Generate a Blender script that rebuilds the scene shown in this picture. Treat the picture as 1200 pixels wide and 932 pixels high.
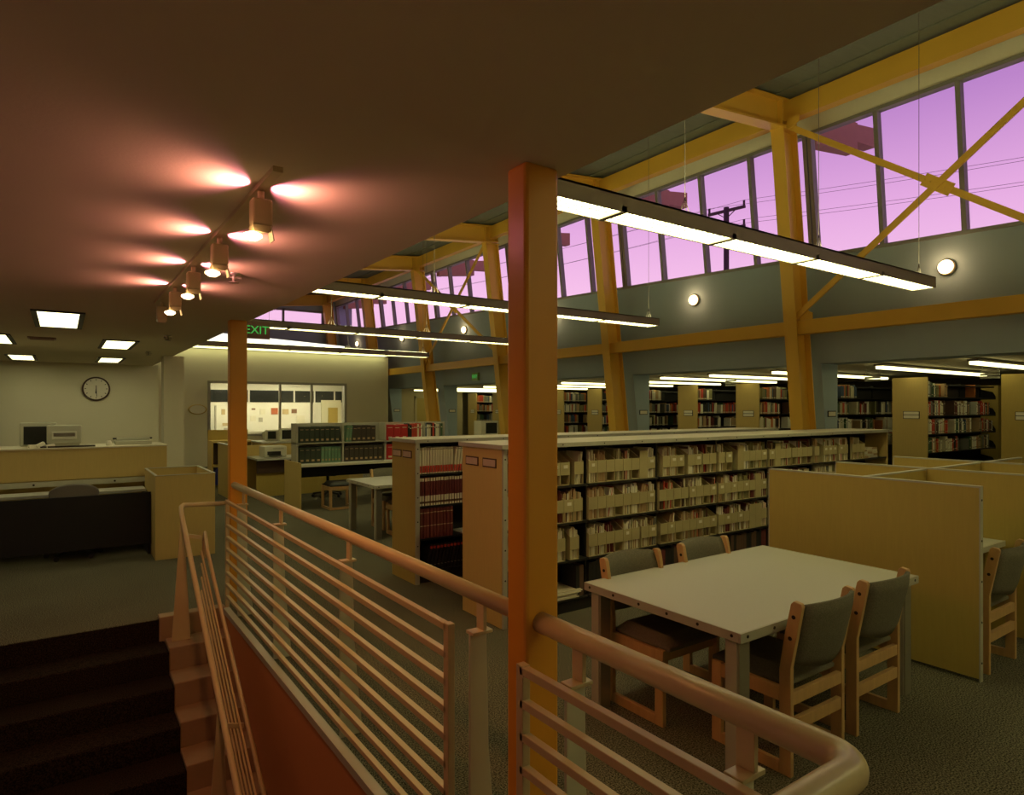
import bpy, math, random
from mathutils import Vector, Matrix

for _o in list(bpy.data.objects):
    bpy.data.objects.remove(_o)
SC = bpy.context.scene
COL = SC.collection
PI = math.pi

# ------------------------------------------------------------------ camera
cam_d = bpy.data.cameras.new('camera')
cam = bpy.data.objects.new('camera', cam_d)
COL.objects.link(cam)
cam.location = (0, 0, 1.75)
cam.rotation_euler = (PI / 2, 0, -math.radians(35.05))
cam_d.sensor_width = 36
cam_d.lens = 752.7 / 1200 * 36
cam_d.shift_y = 0.010
cam_d.clip_start = 0.05
cam_d.clip_end = 500
SC.camera = cam

# ------------------------------------------------------------------ world: pink dusk sky
W = bpy.data.worlds.new('world')
SC.world = W
W.use_nodes = True
nt = W.node_tree
nt.nodes.clear()
wo = nt.nodes.new('ShaderNodeOutputWorld')
bg = nt.nodes.new('ShaderNodeBackground')
tc = nt.nodes.new('ShaderNodeTexCoord')
sp = nt.nodes.new('ShaderNodeSeparateXYZ')
cr = nt.nodes.new('ShaderNodeValToRGB')
nt.links.new(tc.outputs['Generated'], sp.inputs[0])
nt.links.new(sp.outputs['Z'], cr.inputs[0])
nt.links.new(cr.outputs[0], bg.inputs[0])
nt.links.new(bg.outputs[0], wo.inputs[0])
el = cr.color_ramp.elements
el[0].position = 0.0; el[0].color = (0.75, 0.42, 0.60, 1)
el[1].position = 1.0; el[1].color = (0.12, 0.05, 0.22, 1)
for p_, c_ in ((0.16, (0.84, 0.50, 0.74, 1)), (0.27, (0.68, 0.36, 0.66, 1)), (0.38, (0.44, 0.21, 0.52, 1)), (0.55, (0.22, 0.10, 0.33, 1))):
    e = el.new(p_); e.color = c_
bg.inputs[1].default_value = 1.22

# ------------------------------------------------------------------ exposure and lamp strengths
SC.view_settings.view_transform = 'Standard'
SC.view_settings.look = 'None'
SC.view_settings.exposure = 0.0
SC.view_settings.gamma = 1
SC.view_settings.use_curve_mapping = False
SC.cycles.use_denoising = True
SC.cycles.max_bounces = 7
SC.cycles.diffuse_bounces = 4
SC.cycles.sample_clamp_indirect = 4
K_PEND = 4.2      # pendant diffusers
K_TROF = 2.7      # recessed troffers
K_STRIP = 1.9     # strips over the book stacks
K_WORK = 4.5      # workroom tubes
K_TRACK = 2.1     # track heads
FLUO = (0.97, 0.92, 0.42)

# ------------------------------------------------------------------ materials
def mat(name, col, rough=0.6, metal=0.0, noise=0.0, nscale=8.0, stretch=None, bump=0.0, bscale=60.0, spec=0.5, coat=0.0, col2=None):
    m = bpy.data.materials.new(name)
    m.use_nodes = True
    n = m.node_tree.nodes; l = m.node_tree.links
    b = n['Principled BSDF']
    b.inputs['Base Color'].default_value = (*col, 1)
    b.inputs['Roughness'].default_value = rough
    b.inputs['Metallic'].default_value = metal
    b.inputs['Specular IOR Level'].default_value = spec
    b.inputs['Coat Weight'].default_value = coat
    if noise or bump:
        t = n.new('ShaderNodeTexCoord')
        mp = n.new('ShaderNodeMapping')
        l.new(t.outputs['Object'], mp.inputs[0])
        if stretch: mp.inputs['Scale'].default_value = stretch
    if noise:
        x = n.new('ShaderNodeTexNoise'); x.inputs['Scale'].default_value = nscale; x.inputs['Detail'].default_value = 4
        l.new(mp.outputs[0], x.inputs[0])
        r = n.new('ShaderNodeMix'); r.data_type = 'RGBA'
        c2 = col2 or tuple(max(0, c * (1 - noise)) for c in col)
        c1 = col if col2 else tuple(min(1, c * (1 + noise * .5)) for c in col)
        r.inputs[6].default_value = (*c1, 1); r.inputs[7].default_value = (*c2, 1)
        l.new(x.outputs[0], r.inputs[0]); l.new(r.outputs[2], b.inputs['Base Color'])
    if bump:
        y = n.new('ShaderNodeTexNoise'); y.inputs['Scale'].default_value = bscale; y.inputs['Detail'].default_value = 3
        l.new(t.outputs['Object'], y.inputs[0])
        bp = n.new('ShaderNodeBump'); bp.inputs['Strength'].default_value = bump; bp.inputs['Distance'].default_value = 0.01
        l.new(y.outputs[0], bp.inputs['Height']); l.new(bp.outputs[0], b.inputs['Normal'])
    return m

def emit(name, col, s, cam_col=None):
    m = bpy.data.materials.new(name); m.use_nodes = True
    n = m.node_tree.nodes; l = m.node_tree.links
    n.clear()
    o = n.new('ShaderNodeOutputMaterial'); e = n.new('ShaderNodeEmission')
    e.inputs[0].default_value = (*col, 1); e.inputs[1].default_value = s
    l.new(e.outputs[0], o.inputs[0])
    return m

M = {}
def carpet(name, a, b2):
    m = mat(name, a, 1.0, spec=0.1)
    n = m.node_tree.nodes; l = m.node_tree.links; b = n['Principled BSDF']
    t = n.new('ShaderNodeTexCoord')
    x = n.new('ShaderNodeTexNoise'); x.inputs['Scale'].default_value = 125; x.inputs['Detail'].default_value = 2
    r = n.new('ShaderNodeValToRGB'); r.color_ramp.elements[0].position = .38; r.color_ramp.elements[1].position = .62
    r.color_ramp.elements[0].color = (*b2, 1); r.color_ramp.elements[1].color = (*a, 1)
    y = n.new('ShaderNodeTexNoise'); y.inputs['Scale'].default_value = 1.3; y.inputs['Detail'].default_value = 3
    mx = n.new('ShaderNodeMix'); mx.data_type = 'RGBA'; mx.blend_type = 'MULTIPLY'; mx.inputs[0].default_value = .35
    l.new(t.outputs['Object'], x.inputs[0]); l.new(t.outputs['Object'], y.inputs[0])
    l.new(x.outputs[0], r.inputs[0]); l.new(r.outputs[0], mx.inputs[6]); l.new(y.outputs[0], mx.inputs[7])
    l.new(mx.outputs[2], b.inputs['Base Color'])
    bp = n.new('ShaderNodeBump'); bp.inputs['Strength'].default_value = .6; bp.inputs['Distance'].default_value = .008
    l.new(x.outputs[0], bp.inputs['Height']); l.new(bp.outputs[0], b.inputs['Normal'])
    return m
M['carpet'] = carpet('carpet', (.27, .245, .165), (.035, .032, .022))
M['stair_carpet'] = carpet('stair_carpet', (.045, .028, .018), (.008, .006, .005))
M['ceil'] = mat('ceiling_paint', (.70, .62, .44), .9, noise=.06, nscale=2, bump=.05, bscale=90, spec=.2)
M['roof'] = mat('roof_deck', (.185, .195, .15), .9, noise=.15, nscale=3, stretch=(1, 6, 1))
M['wall'] = mat('cream_wall', (.78, .74, .55), .9, noise=.05, nscale=2, bump=.04, bscale=120, spec=.2)
M['white'] = mat('white_wall', (.82, .80, .70), .9, noise=.03)
M['blue'] = mat('blue_grey_wall', (.38, .47, .54), .85, noise=.07, nscale=2, bump=.04, bscale=100, spec=.2)
M['cream'] = mat('cream_fascia', (.86, .82, .64), .8, noise=.05)
M['beigewall'] = mat('beige_wall', (.50, .42, .24), .9, noise=.06)
M['stairwall'] = mat('orange_lit_plaster', (.52, .21, .08), .85, noise=.12, nscale=2.5, bump=.05, spec=.2)  # orange lamplight on the plaster is put into its base colour
M['curb'] = mat('painted_concrete', (.36, .25, .15), .8, noise=.2, nscale=6, bump=.1)
M['yellow'] = mat('yellow_steel', (.80, .47, .065), .45, noise=.06, nscale=3, spec=.4)
M['orange'] = mat('orange_steel', (.74, .33, .03), .38, noise=.06, nscale=3, bump=.02, spec=.5)
M['brown'] = mat('brown_eave', (.42, .22, .14), .8, noise=.1)
M['rail'] = mat('beige_rail_paint', (.58, .47, .27), .32, noise=.05, spec=.5)
M['railpost'] = mat('post_paint', (.52, .50, .38), .45, noise=.05)
M['frame'] = mat('grey_window_frame', (.26, .26, .25), .5, noise=.05)
M['fixt'] = mat('fixture_paint', (.32, .27, .22), .5, noise=.04)
M['lam'] = mat('maple_laminate', (.47, .345, .09), .5, noise=.10, nscale=9, stretch=(8, 8, .7), spec=.35)
M['lam2'] = mat('pale_maple_laminate', (.58, .43, .15), .5, noise=.10, nscale=9, stretch=(8, 8, .7), spec=.35)
M['edge'] = mat('grey_edge_band', (.42, .40, .32), .45, noise=.05)
M['grey_top'] = mat('grey_laminate_top', (.50, .49, .42), .42, noise=.05, nscale=120, spec=.4)
M['cream_top'] = mat('cream_laminate_top', (.66, .60, .42), .4, noise=.04, nscale=60)
M['oak'] = mat('oak', (.56, .34, .14), .45, noise=.22, nscale=7, stretch=(6, 6, 1), spec=.4)
M['fabric'] = mat('grey_green_fabric', (.19, .175, .13), 1.0, noise=.55, nscale=150, bump=.4, bscale=250, spec=.1)
M['black'] = mat('black_steel', (.018, .016, .013), .5, noise=.2)
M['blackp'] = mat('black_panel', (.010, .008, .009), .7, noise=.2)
M['darkbrown'] = mat('dark_brown_panel', (.07, .035, .02), .6, noise=.2)
M['backwall'] = mat('dark_back_wall', (.06, .045, .03), .9, noise=.2)
M['steel'] = mat('brushed_steel', (.42, .40, .32), .35, metal=.7, noise=.1, nscale=6, stretch=(1, 1, 12))
M['screw'] = mat('dark_screw', (.03, .02, .015), .4, metal=.5)
M['file'] = mat('beige_plastic_file', (.46, .385, .19), .6, noise=.06, nscale=10)
M['paper'] = mat('paper', (.78, .74, .60), .8, noise=.05)
M['page'] = mat('page_block', (.62, .56, .40), .9, noise=.2, nscale=60)
M['putty'] = mat('putty_plastic', (.45, .44, .33), .5, noise=.04)
M['putty2'] = mat('light_putty_plastic', (.60, .58, .46), .5, noise=.04)
M['screen'] = mat('dark_screen', (.02, .022, .02), .15, noise=.1)
M['green'] = emit('exit_green', (.08, .62, .10), .6)
M['exitbox'] = mat('exit_sign_housing', (.30, .17, .13), .5, noise=.05)
M['blueb'] = mat('blue_bin', (.02, .03, .35), .6, noise=.1)
M['wire'] = mat('wire', (.20, .17, .15), .5, metal=.5)
M['pend'] = emit('pendant_diffuser', FLUO, K_PEND * 2.2)
M['uplight'] = emit('pendant_uplight', FLUO, K_PEND * 3.3)
M['added_wash'] = emit('added_wash_strip', FLUO, 2.6)
M['trof'] = emit('troffer_diffuser', (1, .93, .50), K_TROF * 1.6)
M['strip'] = emit('strip_diffuser', (1, .92, .42), K_STRIP * 2)
M['tube'] = emit('workroom_tube', (1, .93, .55), K_WORK * 9)
M['cove'] = emit('light_panel', (1, .96, .80), 1.4)
M['sconce'] = emit('sconce_glass', (1, .62, .28), 9)
M['lampglass'] = emit('track_lamp_glass', (1, .60, .28), 14)
# window glass: thin clear pane with a little surface reflection
gm = bpy.data.materials.new('window_glass'); gm.use_nodes = True
gn = gm.node_tree.nodes; gl = gm.node_tree.links; gn.clear()
go = gn.new('ShaderNodeOutputMaterial'); gt = gn.new('ShaderNodeBsdfTransparent'); gg = gn.new('ShaderNodeBsdfGlossy'); gx = gn.new('ShaderNodeMixShader'); gf = gn.new('ShaderNodeFresnel')
gf.inputs[0].default_value = 1.04; gg.inputs['Roughness'].default_value = .02
gt.inputs[0].default_value = (.97, .96, .97, 1)
gl.new(gf.outputs[0], gx.inputs[0]); gl.new(gt.outputs[0], gx.inputs[1]); gl.new(gg.outputs[0], gx.inputs[2]); gl.new(gx.outputs[0], go.inputs[0])
M['glass'] = gm

# ------------------------------------------------------------------ mesh helpers
class MB:
    def __init__(s): s.v = []; s.f = []; s.mi = []; s.cur = 0; s.sm = []
    def add(s, vs, fs, smooth=False):
        k = len(s.v); s.v += [tuple(p) for p in vs]
        for f in fs: s.f.append([i + k for i in f]); s.mi.append(s.cur); s.sm.append(smooth)
        return s
    def box(s, x0, y0, z0, x1, y1, z1):
        if x0 > x1: x0, x1 = x1, x0
        if y0 > y1: y0, y1 = y1, y0
        if z0 > z1: z0, z1 = z1, z0
        return s.hexa([(x0, y0, z0), (x1, y0, z0), (x1, y1, z0), (x0, y1, z0), (x0, y0, z1), (x1, y0, z1), (x1, y1, z1), (x0, y1, z1)])
    def hexa(s, v):
        return s.add(v, [(0, 3, 2, 1), (4, 5, 6, 7), (0, 1, 5, 4), (1, 2, 6, 5), (2, 3, 7, 6), (3, 0, 4, 7)])
    def prism(s, poly, axis, a, b):
        """poly: 2D outline in the two other axes (order x,y,z), extruded along axis from a to b"""
        def P(p, t):
            return {'x': (t, p[0], p[1]), 'y': (p[0], t, p[1]), 'z': (p[0], p[1], t)}[axis]
        n = len(poly)
        v = [P(p, a) for p in poly] + [P(p, b) for p in poly]
        f = [list(range(n))[::-1], list(range(n, 2 * n))] + [(i, (i + 1) % n, n + (i + 1) % n, n + i) for i in range(n)]
        return s.add(v, f)
    def bar(s, p0, p1, w, h, up=(0, 0, 1)):
        """rectangular bar from p0 to p1; w sideways, h along up"""
        p0 = Vector(p0); p1 = Vector(p1); d = (p1 - p0).normalized(); u = Vector(up)
        sd = d.cross(u).normalized(); u = sd.cross(d).normalized()
        v = []
        for p in (p0, p1):
            for a, b in ((-1, -1), (1, -1), (1, 1), (-1, 1)): v.append(p + sd * a * w / 2 + u * b * h / 2)
        return s.add(v, [(0, 1, 2, 3), (7, 6, 5, 4), (0, 4, 5, 1), (1, 5, 6, 2), (2, 6, 7, 3), (3, 7, 4, 0)])
    def tube(s, path, r, n=12, closed=True):
        path = [Vector(p) for p in path]; rings = []
        prev = None
        for i, p in enumerate(path):
            a = (path[i] - path[i - 1]).normalized() if i else None
            b = (path[i + 1] - path[i]).normalized() if i < len(path) - 1 else None
            t = ((a or b) + (b or a)).normalized()
            if prev is None:
                ref = Vector((0, 0, 1)) if abs(t.z) < .9 else Vector((1, 0, 0))
                u = t.cross(ref).normalized()
            else:
                u = (prev - t * prev.dot(t)).normalized()
            prev = u; w = t.cross(u)
            k = 1.0
            if a is not None and b is not None: k = 1 / max(.5, math.sqrt((1 + a.dot(b)) / 2))
            rr = r[i] if isinstance(r, (list, tuple)) else r
            bis = (b - a) if (a is not None and b is not None) else None
            ring = []
            for j in range(n):
                q = u * math.cos(2 * PI * j / n) * rr + w * math.sin(2 * PI * j / n) * rr
                if bis is not None and bis.length > 1e-6:
                    bn = bis.normalized(); q = q + bn * q.dot(bn) * (k - 1)
                ring.append(p + q)
            rings.append(ring)
        v = [q for ring in rings for q in ring]; f = []
        for i in range(len(rings) - 1):
            for j in range(n):
                f.append((i * n + j, i * n + (j + 1) % n, (i + 1) * n + (j + 1) % n, (i + 1) * n + j))
        s.add(v, f, True)
        k = len(s.v) - len(v)
        s.f.append([k + j for j in range(n)][::-1]); s.mi.append(s.cur); s.sm.append(False)
        s.f.append([k + (len(rings) - 1) * n + j for j in range(n)]); s.mi.append(s.cur); s.sm.append(False)
        return s
    def lathe(s, prof, c=(0, 0, 0), n=20, axis='z', sx=1.0):
        v = []; f = []
        for (r, h) in prof:
            for j in range(n):
                a = 2 * PI * j / n; x, y = r * math.cos(a) * sx, r * math.sin(a)
                v.append({'z': (c[0] + x, c[1] + y, c[2] + h), 'y': (c[0] + x, c[1] + h, c[2] + y), 'x': (c[0] + h, c[1] + x, c[2] + y)}[axis])
        m = len(prof)
        for i in range(m - 1):
            for j in range(n): f.append((i * n + j, i * n + (j + 1) % n, (i + 1) * n + (j + 1) % n, (i + 1) * n + j))
        s.add(v, f, True)
        s.add([v[j] for j in range(n)], [list(range(n))[::-1]]); s.add([v[(m - 1) * n + j] for j in range(n)], [list(range(n))])
        return s
    def mesh(s, name, mats):
        me = bpy.data.meshes.new(name)
        me.from_pydata(s.v, [], s.f)
        for m in (mats if isinstance(mats, (list, tuple)) else [mats]): me.materials.append(m)
        me.polygons.foreach_set('material_index', s.mi)
        me.polygons.foreach_set('use_smooth', s.sm)
        me.validate(); me.update()
        return me
    def build(s, name, mats, parent=None, loc=None, bevel=0, seg=2):
        o = bpy.data.objects.new(name, s.mesh(name, mats)); COL.objects.link(o)
        if parent is not None: o.parent = parent
        if loc: o.location = loc
        if bevel:
            b = o.modifiers.new('bevel', 'BEVEL'); b.width = bevel; b.segments = seg; b.limit_method = 'ANGLE'
        return o

def tag(o, label=None, cat=None, group=None, kind=None):
    if label: o['label'] = label
    if cat: o['category'] = cat
    if group: o['group'] = group
    if kind: o['kind'] = kind
    return o
def thing(name, label, cat, loc=(0, 0, 0), rz=0, group=None):
    o = bpy.data.objects.new(name, None); COL.objects.link(o); o.empty_display_size = .05
    o.location = loc; o.rotation_euler = (0, 0, rz)
    return tag(o, label, cat, group)
SLAB = {'wall_stairwell_left': 'left side wall of the stairwell', 'wall_left': 'cream wall at the left end of the circulation area', 'wall_near': 'cream wall behind the viewpoint',
        'wall_corridor': 'cream corridor wall running back beyond the pier', 'wall_upper_left': 'cream upper wall rising above the low ceiling edge', 'wall_workroom_back': 'white back wall of the workroom',
        'wall_workroom_right': 'white right wall of the workroom', 'wall_workroom_left': 'white left wall of the workroom', 'ceiling_workroom': 'white ceiling of the workroom',
        'wall_right': 'dark wall at the back of the book stacks', 'wall_stacks_far': 'beige wall at the far end of the book stacks'}
def struct(name, mb, m, label=None, parent=None, bevel=0):
    label = label or SLAB.get(name)
    o = mb.build(name, m, parent, bevel=bevel)
    if parent is None: tag(o, label, None, None, 'structure')
    return o
def sroot(name, label, loc=(0, 0, 0)):
    o = bpy.data.objects.new(name, None); COL.objects.link(o); o.location = loc
    return tag(o, label, None, None, 'structure')
def kids(o):
    return KIDS.get(o.name, [])
KIDS = {}
def index_kids():
    KIDS.clear()
    for o in bpy.data.objects:
        if o.parent: KIDS.setdefault(o.parent.name, []).append(o)
def copy_tree(o, loc=None, rz=None, label=None, group=None, parent=None):
    c = o.copy(); COL.objects.link(c)
    if parent is not None: c.parent = parent
    if loc is not None: c.location = loc
    if rz is not None: c.rotation_euler = (0, 0, rz)
    if label: c['label'] = label
    if group: c['group'] = group
    for ch in kids(o): copy_tree(ch, parent=c)
    return c
ORD = ['first', 'second', 'third', 'fourth', 'fifth', 'sixth', 'seventh', 'eighth', 'ninth', 'tenth', 'eleventh', 'twelfth']
def nth(i):
    if i < 12: return ORD[i]
    k = i + 1
    return '%d%s' % (k, 'th' if 10 <= k % 100 <= 20 else {1: 'st', 2: 'nd', 3: 'rd'}.get(k % 10, 'th'))

HC = 2.54                       # low ceiling
def fx(z): return 8.945 + .118 * (5.986 - z)        # front of the leaning columns
def wx(z): return 10.0 - .118 * (z - 2.46)          # leaning clerestory wall
def roofz(x): return 6.50 + .10 * (x - 8.95)
def sillz(y): return 4.03 + .034 * (y - 2.9)
COLY = [1.45, 5.60, 9.75, 13.90, 18.06, 22.22, 26.38]
YE = 26.75                      # far end wall
YN = -1.6                       # wall behind the camera

# ================================================================== SETTING
f = MB(); f.box(1.17, YN, -.25, 18.0, YE, 0); f.box(-4.6, 6.03, -.25, 1.17, YE, 0)
struct('floor', f, M['carpet'], 'speckled grey-brown carpet floor of the reading room')
# stairs: each step a part
st = sroot('stairs', 'dark carpeted stairs going down from the upper floor')
R_, T_ = .18, .29
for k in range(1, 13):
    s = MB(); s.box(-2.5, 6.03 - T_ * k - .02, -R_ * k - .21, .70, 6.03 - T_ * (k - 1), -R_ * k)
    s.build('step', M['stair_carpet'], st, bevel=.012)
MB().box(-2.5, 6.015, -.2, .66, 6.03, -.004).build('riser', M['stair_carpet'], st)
cu = sroot('stair_curb', 'stepped painted concrete curb carrying the stair handrail')
s = MB(); s.box(.66, 6.0, -.2, 1.17, 6.12, .02); s.build('curb_step', M['curb'], cu, bevel=.008)
for k in range(1, 13):
    s = MB(); s.box(.70, 6.03 - T_ * k, -R_ * k - .21, 1.165, 6.03 - T_ * (k - 1) , -R_ * k + .02)
    s.build('curb_step', M['curb'], cu, bevel=.01)
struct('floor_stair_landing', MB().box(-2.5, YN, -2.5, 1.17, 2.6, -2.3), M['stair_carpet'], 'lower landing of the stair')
struct('wall_stairwell', MB().box(1.17, YN, -2.5, 1.30, 6.06, -.25), M['stairwall'], 'orange-lit plaster wall below the railing beside the stairs')
struct('wall_stairwell_face', MB().box(1.158, YN, -2.5, 1.17, 6.03, -.03), M['stairwall'], 'orange-lit plaster facing under the floor edge')
struct('trim_1', MB().box(1.150, YN, -.03, 1.20, 6.03, .012), M['edge'], 'pale metal edge strip along the stairwell')
struct('wall_stairwell_left', MB().box(-2.62, YN, -2.5, -2.5, 6.03, 0), M['stairwall'])
struct('wall_left', MB().box(-4.75, YN, -2.5, -4.6, 13.9, 2.6), M['wall'])
struct('wall_near', MB().box(-4.75, YN - .15, -2.5, 18, YN, 7.4), M['wall'])
struct('wall_clock', MB().box(-4.6, 13.75, 0, 1.50, 13.9, HC), M['wall'], 'cream wall carrying the clock')
struct('wall_corridor', MB().box(1.38, 13.9, 0, 1.5, 20.8, HC), M['wall'])
struct('wall_pier', MB().box(1.27, 11.0, 0, 1.545, 11.3, HC), M['wall'], 'square cream pier where the low ceiling ends')
struct('ceiling', MB().box(-4.6, YN, HC, 1.40, 20.8, HC + .3), M['ceil'], 'low flat plaster ceiling over the stairs')
struct('wall_upper_left', MB().box(1.25, YN, HC + .3, 1.40, YE, roofz(1.4) + .1), M['wall'])
r = MB(); r.hexa([(1.2, YN, roofz(1.2)), (9.75, YN, roofz(9.75)), (9.75, YE, roofz(9.75)), (1.2, YE, roofz(1.2)),
                  (1.2, YN, roofz(1.2) + .25), (9.75, YN, roofz(9.75) + .25), (9.75, YE, roofz(9.75) + .25), (1.2, YE, roofz(1.2) + .25)])
struct('roof', r, M['roof'], 'dull green-grey sloping roof deck above the yellow beams')
# roof deck ribs seen between beams
rr = sroot('roof_ribs', 'narrow ribs of the roof deck')
for i in range(14):
    x = 2.2 + i * .55
    MB().box(x, YN, roofz(x) - .02, x + .05, YE, roofz(x) + .02).build('rib', M['roof'], rr)

# end wall with its high window
ew = MB()
ew.box(1.4, YE, 0, 4.4, YE + .15, 7); ew.box(9.05, YE, 0, 10.3, YE + .15, 7); ew.box(4.4, YE, 0, 9.05, YE + .15, 4.97); ew.box(4.4, YE, 5.80, 9.05, YE + .15, 7)
struct('wall_far', ew, M['blue'], 'far end wall of the hall')
wn = sroot('window_far', 'wide high window in the far end wall')
fr = MB()
for x in (4.4, 6.05, 7.35, 8.97): fr.box(x, YE - .05, 4.97, x + .08, YE + .06, 5.80)
fr.box(4.4, YE - .05, 4.97, 9.05, YE + .06, 5.04); fr.box(4.4, YE - .05, 5.72, 9.05, YE + .06, 5.80)
fr.build('frame', M['frame'], wn)
for a, b in ((4.48, 6.05), (6.13, 7.35), (7.43, 8.97)): MB().box(a, YE + .0, 5.04, b, YE + .01, 5.72).build('pane', M['glass'], wn)

# partition with the workroom window
PY = 20.80
WX0, WX1, WZ0, WZ1 = 3.59, 7.78, .92, 2.52
p = MB(); p.box(1.5, PY, 0, WX0, PY + .14, 3.50); p.box(WX1, PY, 0, 9.32, PY + .14, 3.50); p.box(WX0, PY, 0, WX1, PY + .14, WZ0); p.box(WX0, PY, WZ1, WX1, PY + .14, 3.50)
struct('wall_workroom', p, M['wall'], 'cream partition wall with a window into the workroom')
ww = sroot('window_workroom', 'interior window into the bright workroom')
fr = MB()
fr.box(WX0 - .04, PY - .03, WZ0, WX0 + .04, PY + .16, WZ1); fr.box(WX1 - .04, PY - .03, WZ0, WX1 + .04, PY + .16, WZ1)
fr.box(WX0 - .04, PY - .03, WZ1 - .03, WX1 + .04, PY + .16, WZ1 + .04); fr.box(WX0 - .04, PY - .03, WZ0 - .04, WX1 + .04, PY + .16, WZ0 + .03)
fr.build('frame', M['edge'], ww)
for x in (5.66, 6.66): MB().box(x - .03, PY, WZ0, x + .03, PY + .1, WZ1).build('mullion', M['edge'], ww)
for a, b in ((WX0, 5.63), (5.69, 6.63), (6.69, WX1)): MB().box(a, PY + .05, WZ0, b, PY + .056, WZ1).build('pane', M['glass'], ww)
# workroom shell
struct('wall_workroom_back', MB().box(1.5, 25.0, 0, 9.3, 25.12, 3.2), M['white'])
struct('wall_workroom_right', MB().box(9.2, PY + .14, 0, 9.32, 25, 3.3), M['white'])
struct('wall_workroom_left', MB().box(1.5, PY + .14, 0, 1.62, 25, 3.2), M['white'])
struct('ceiling_workroom', MB().box(1.5, PY + .14, 2.75, 9.32, 25.1, 2.85), M['white'])
hw = sroot('window_workroom_high', 'row of dark high windows at the back of the workroom')
x = 4.35
for wd in (1.35, 1.65, .78, .80, .62):
    MB().box(x, 24.97, 1.96, x + wd - .07, 24.99, 2.40).build('pane', M['screen'], hw); x += wd
MB().box(4.25, 24.96, 2.40, 9.2, 25, 2.46).build('frame', M['white'], hw); 
dw = sroot('door_workroom', 'pale door in the workroom')
MB().box(8.35, 24.94, 0, 9.15, 24.99, 2.05).build('leaf', M['wall'], dw)
MB().box(8.62, 24.90, .95, 9.0, 24.94, 1.75).build('louver', M['lam'], dw)

# stack hall to the right, behind the leaning wall
struct('ceiling_stacks', MB().box(10.45, YN, 2.47, 18, YE, 2.6), M['ceil'], 'low ceiling above the book stacks')
struct('wall_right', MB().box(18, YN, 0, 18.15, YE, 2.6), M['backwall'])
struct('wall_stacks_far', MB().box(9.9, YE, 0, 18, YE + .12, 2.6), M['beigewall'])
struct('wall_door', MB().box(10.6, 22.6, 0, 13.4, 22.72, 2.47), M['beigewall'], 'beige wall with a door beyond the partition')
d = sroot('door_far', 'brown door in the beige wall beyond the partition')
MB().box(11.3, 22.55, 0, 12.2, 22.6, 2.12).build('leaf', M['lam'], d)
dfm = MB(); dfm.box(11.22, 22.54, 0, 11.3, 22.6, 2.2); dfm.box(12.2, 22.54, 0, 12.28, 22.6, 2.2); dfm.box(11.22, 22.54, 2.12, 12.28, 22.6, 2.2); dfm.build('door_frame', M['beigewall'], d)
MB().lathe([(.03, 0), (.03, .05)], (12.1, 22.50, 1.02), 10, 'y').build('door_handle', M['steel'], d)

# leaning blue wall between head of openings and sills, one piece per bay
bays = [(YN, COLY[0])] + [(COLY[i], COLY[i + 1]) for i in range(5)] + [(COLY[5], YE)]
bw = MB()
for (a, b) in bays:
    za, zb = sillz(a), sillz(b)
    bw.hexa([(wx(2.46), a, 2.46), (10.5, a, 2.46), (10.5, b, 2.46), (wx(2.46), b, 2.46),
             (wx(za), a, za), (wx(za) + .25, a, za), (wx(zb) + .25, b, zb), (wx(zb), b, zb)])
struct('wall_right_upper', bw, M['blue'], 'blue-grey leaning wall below the clerestory windows')
for i, y in enumerate(COLY[:6]):
    s = MB(); s.hexa([(wx(0), y, 0), (10.5, y, 0), (10.5, y + .42, 0), (wx(0), y + .42, 0), (wx(2.46), y, 2.47), (10.5, y, 2.47), (10.5, y + .42, 2.47), (wx(2.46), y + .42, 2.47)])
    struct('wall_pier_stacks', s, M['blue'], 'blue-grey pier behind the %s leaning column from the near end' % nth(i))
    sg = MB(); sg.box(10.19, y - .012, 1.60, 10.43, y, 1.70)
    t = thing('range_sign', 'small framed range sign on the %s blue-grey pier' % nth(i), 'sign')
    sg.build('frame', M['black'], t)
    MB().box(10.205, y - .016, 1.615, 10.415, y - .012, 1.685).build('card', M['paper'], t)

# cream fascia over the windows
fa = MB(); fa.hexa([(wx(6.06), YN, 6.06), (wx(6.06) + .2, YN, 6.06), (wx(6.06) + .2, YE, 6.06), (wx(6.06), YE, 6.06),
                    (wx(6.6), YN, 6.62), (wx(6.6) + .3, YN, 6.62), (wx(6.6) + .3, YE, 6.62), (wx(6.6), YE, 6.62)])
struct('wall_fascia', fa, M['cream'], 'cream strip above the clerestory windows')
# clerestory windows
def wpt(y, z, o=0.0): return (wx(z) + o, y, z)
for i, (a, b) in enumerate(bays):
    root = sroot('window_%d' % (i + 1), 'clerestory window bay onto the pink sky, %s from the near end' % nth(i))
    a2 = a + .0; b2 = b
    def slab(y0, y1, z0a, z0b, z1a, z1b, o0, o1):
        m = MB(); m.hexa([wpt(y0, z0a, o0), wpt(y0, z0a, o1), wpt(y1, z0b, o1), wpt(y1, z0b, o0), wpt(y0, z1a, o0), wpt(y0, z1a, o1), wpt(y1, z1b, o1), wpt(y1, z1b, o0)]); return m
    slab(a, b, sillz(a), sillz(b), sillz(a) + .05, sillz(b) + .05, -.03, .12).build('sill', M['frame'], root)
    slab(a, b, 6.01, 6.01, 6.06, 6.06, -.03, .10).build('head', M['frame'], root)
    n = 4; w = (b - a) / n
    for k in range(n + 1):
        y = a + k * w
        if k in (0, n): y = y + (.04 if k == 0 else -.04)
        slab(y - .03, y + .03, sillz(y), sillz(y), 6.01, 6.01, -.02, .10).build('mullion', M['frame'], root)
    for k in range(n):
        y0 = a + k * w + .03; y1 = a + (k + 1) * w - .03
        slab(y0, y1, sillz(y0) + .05, sillz(y1) + .05, 6.01, 6.01, .04, .046).build('pane', M['glass'], root)

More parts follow.
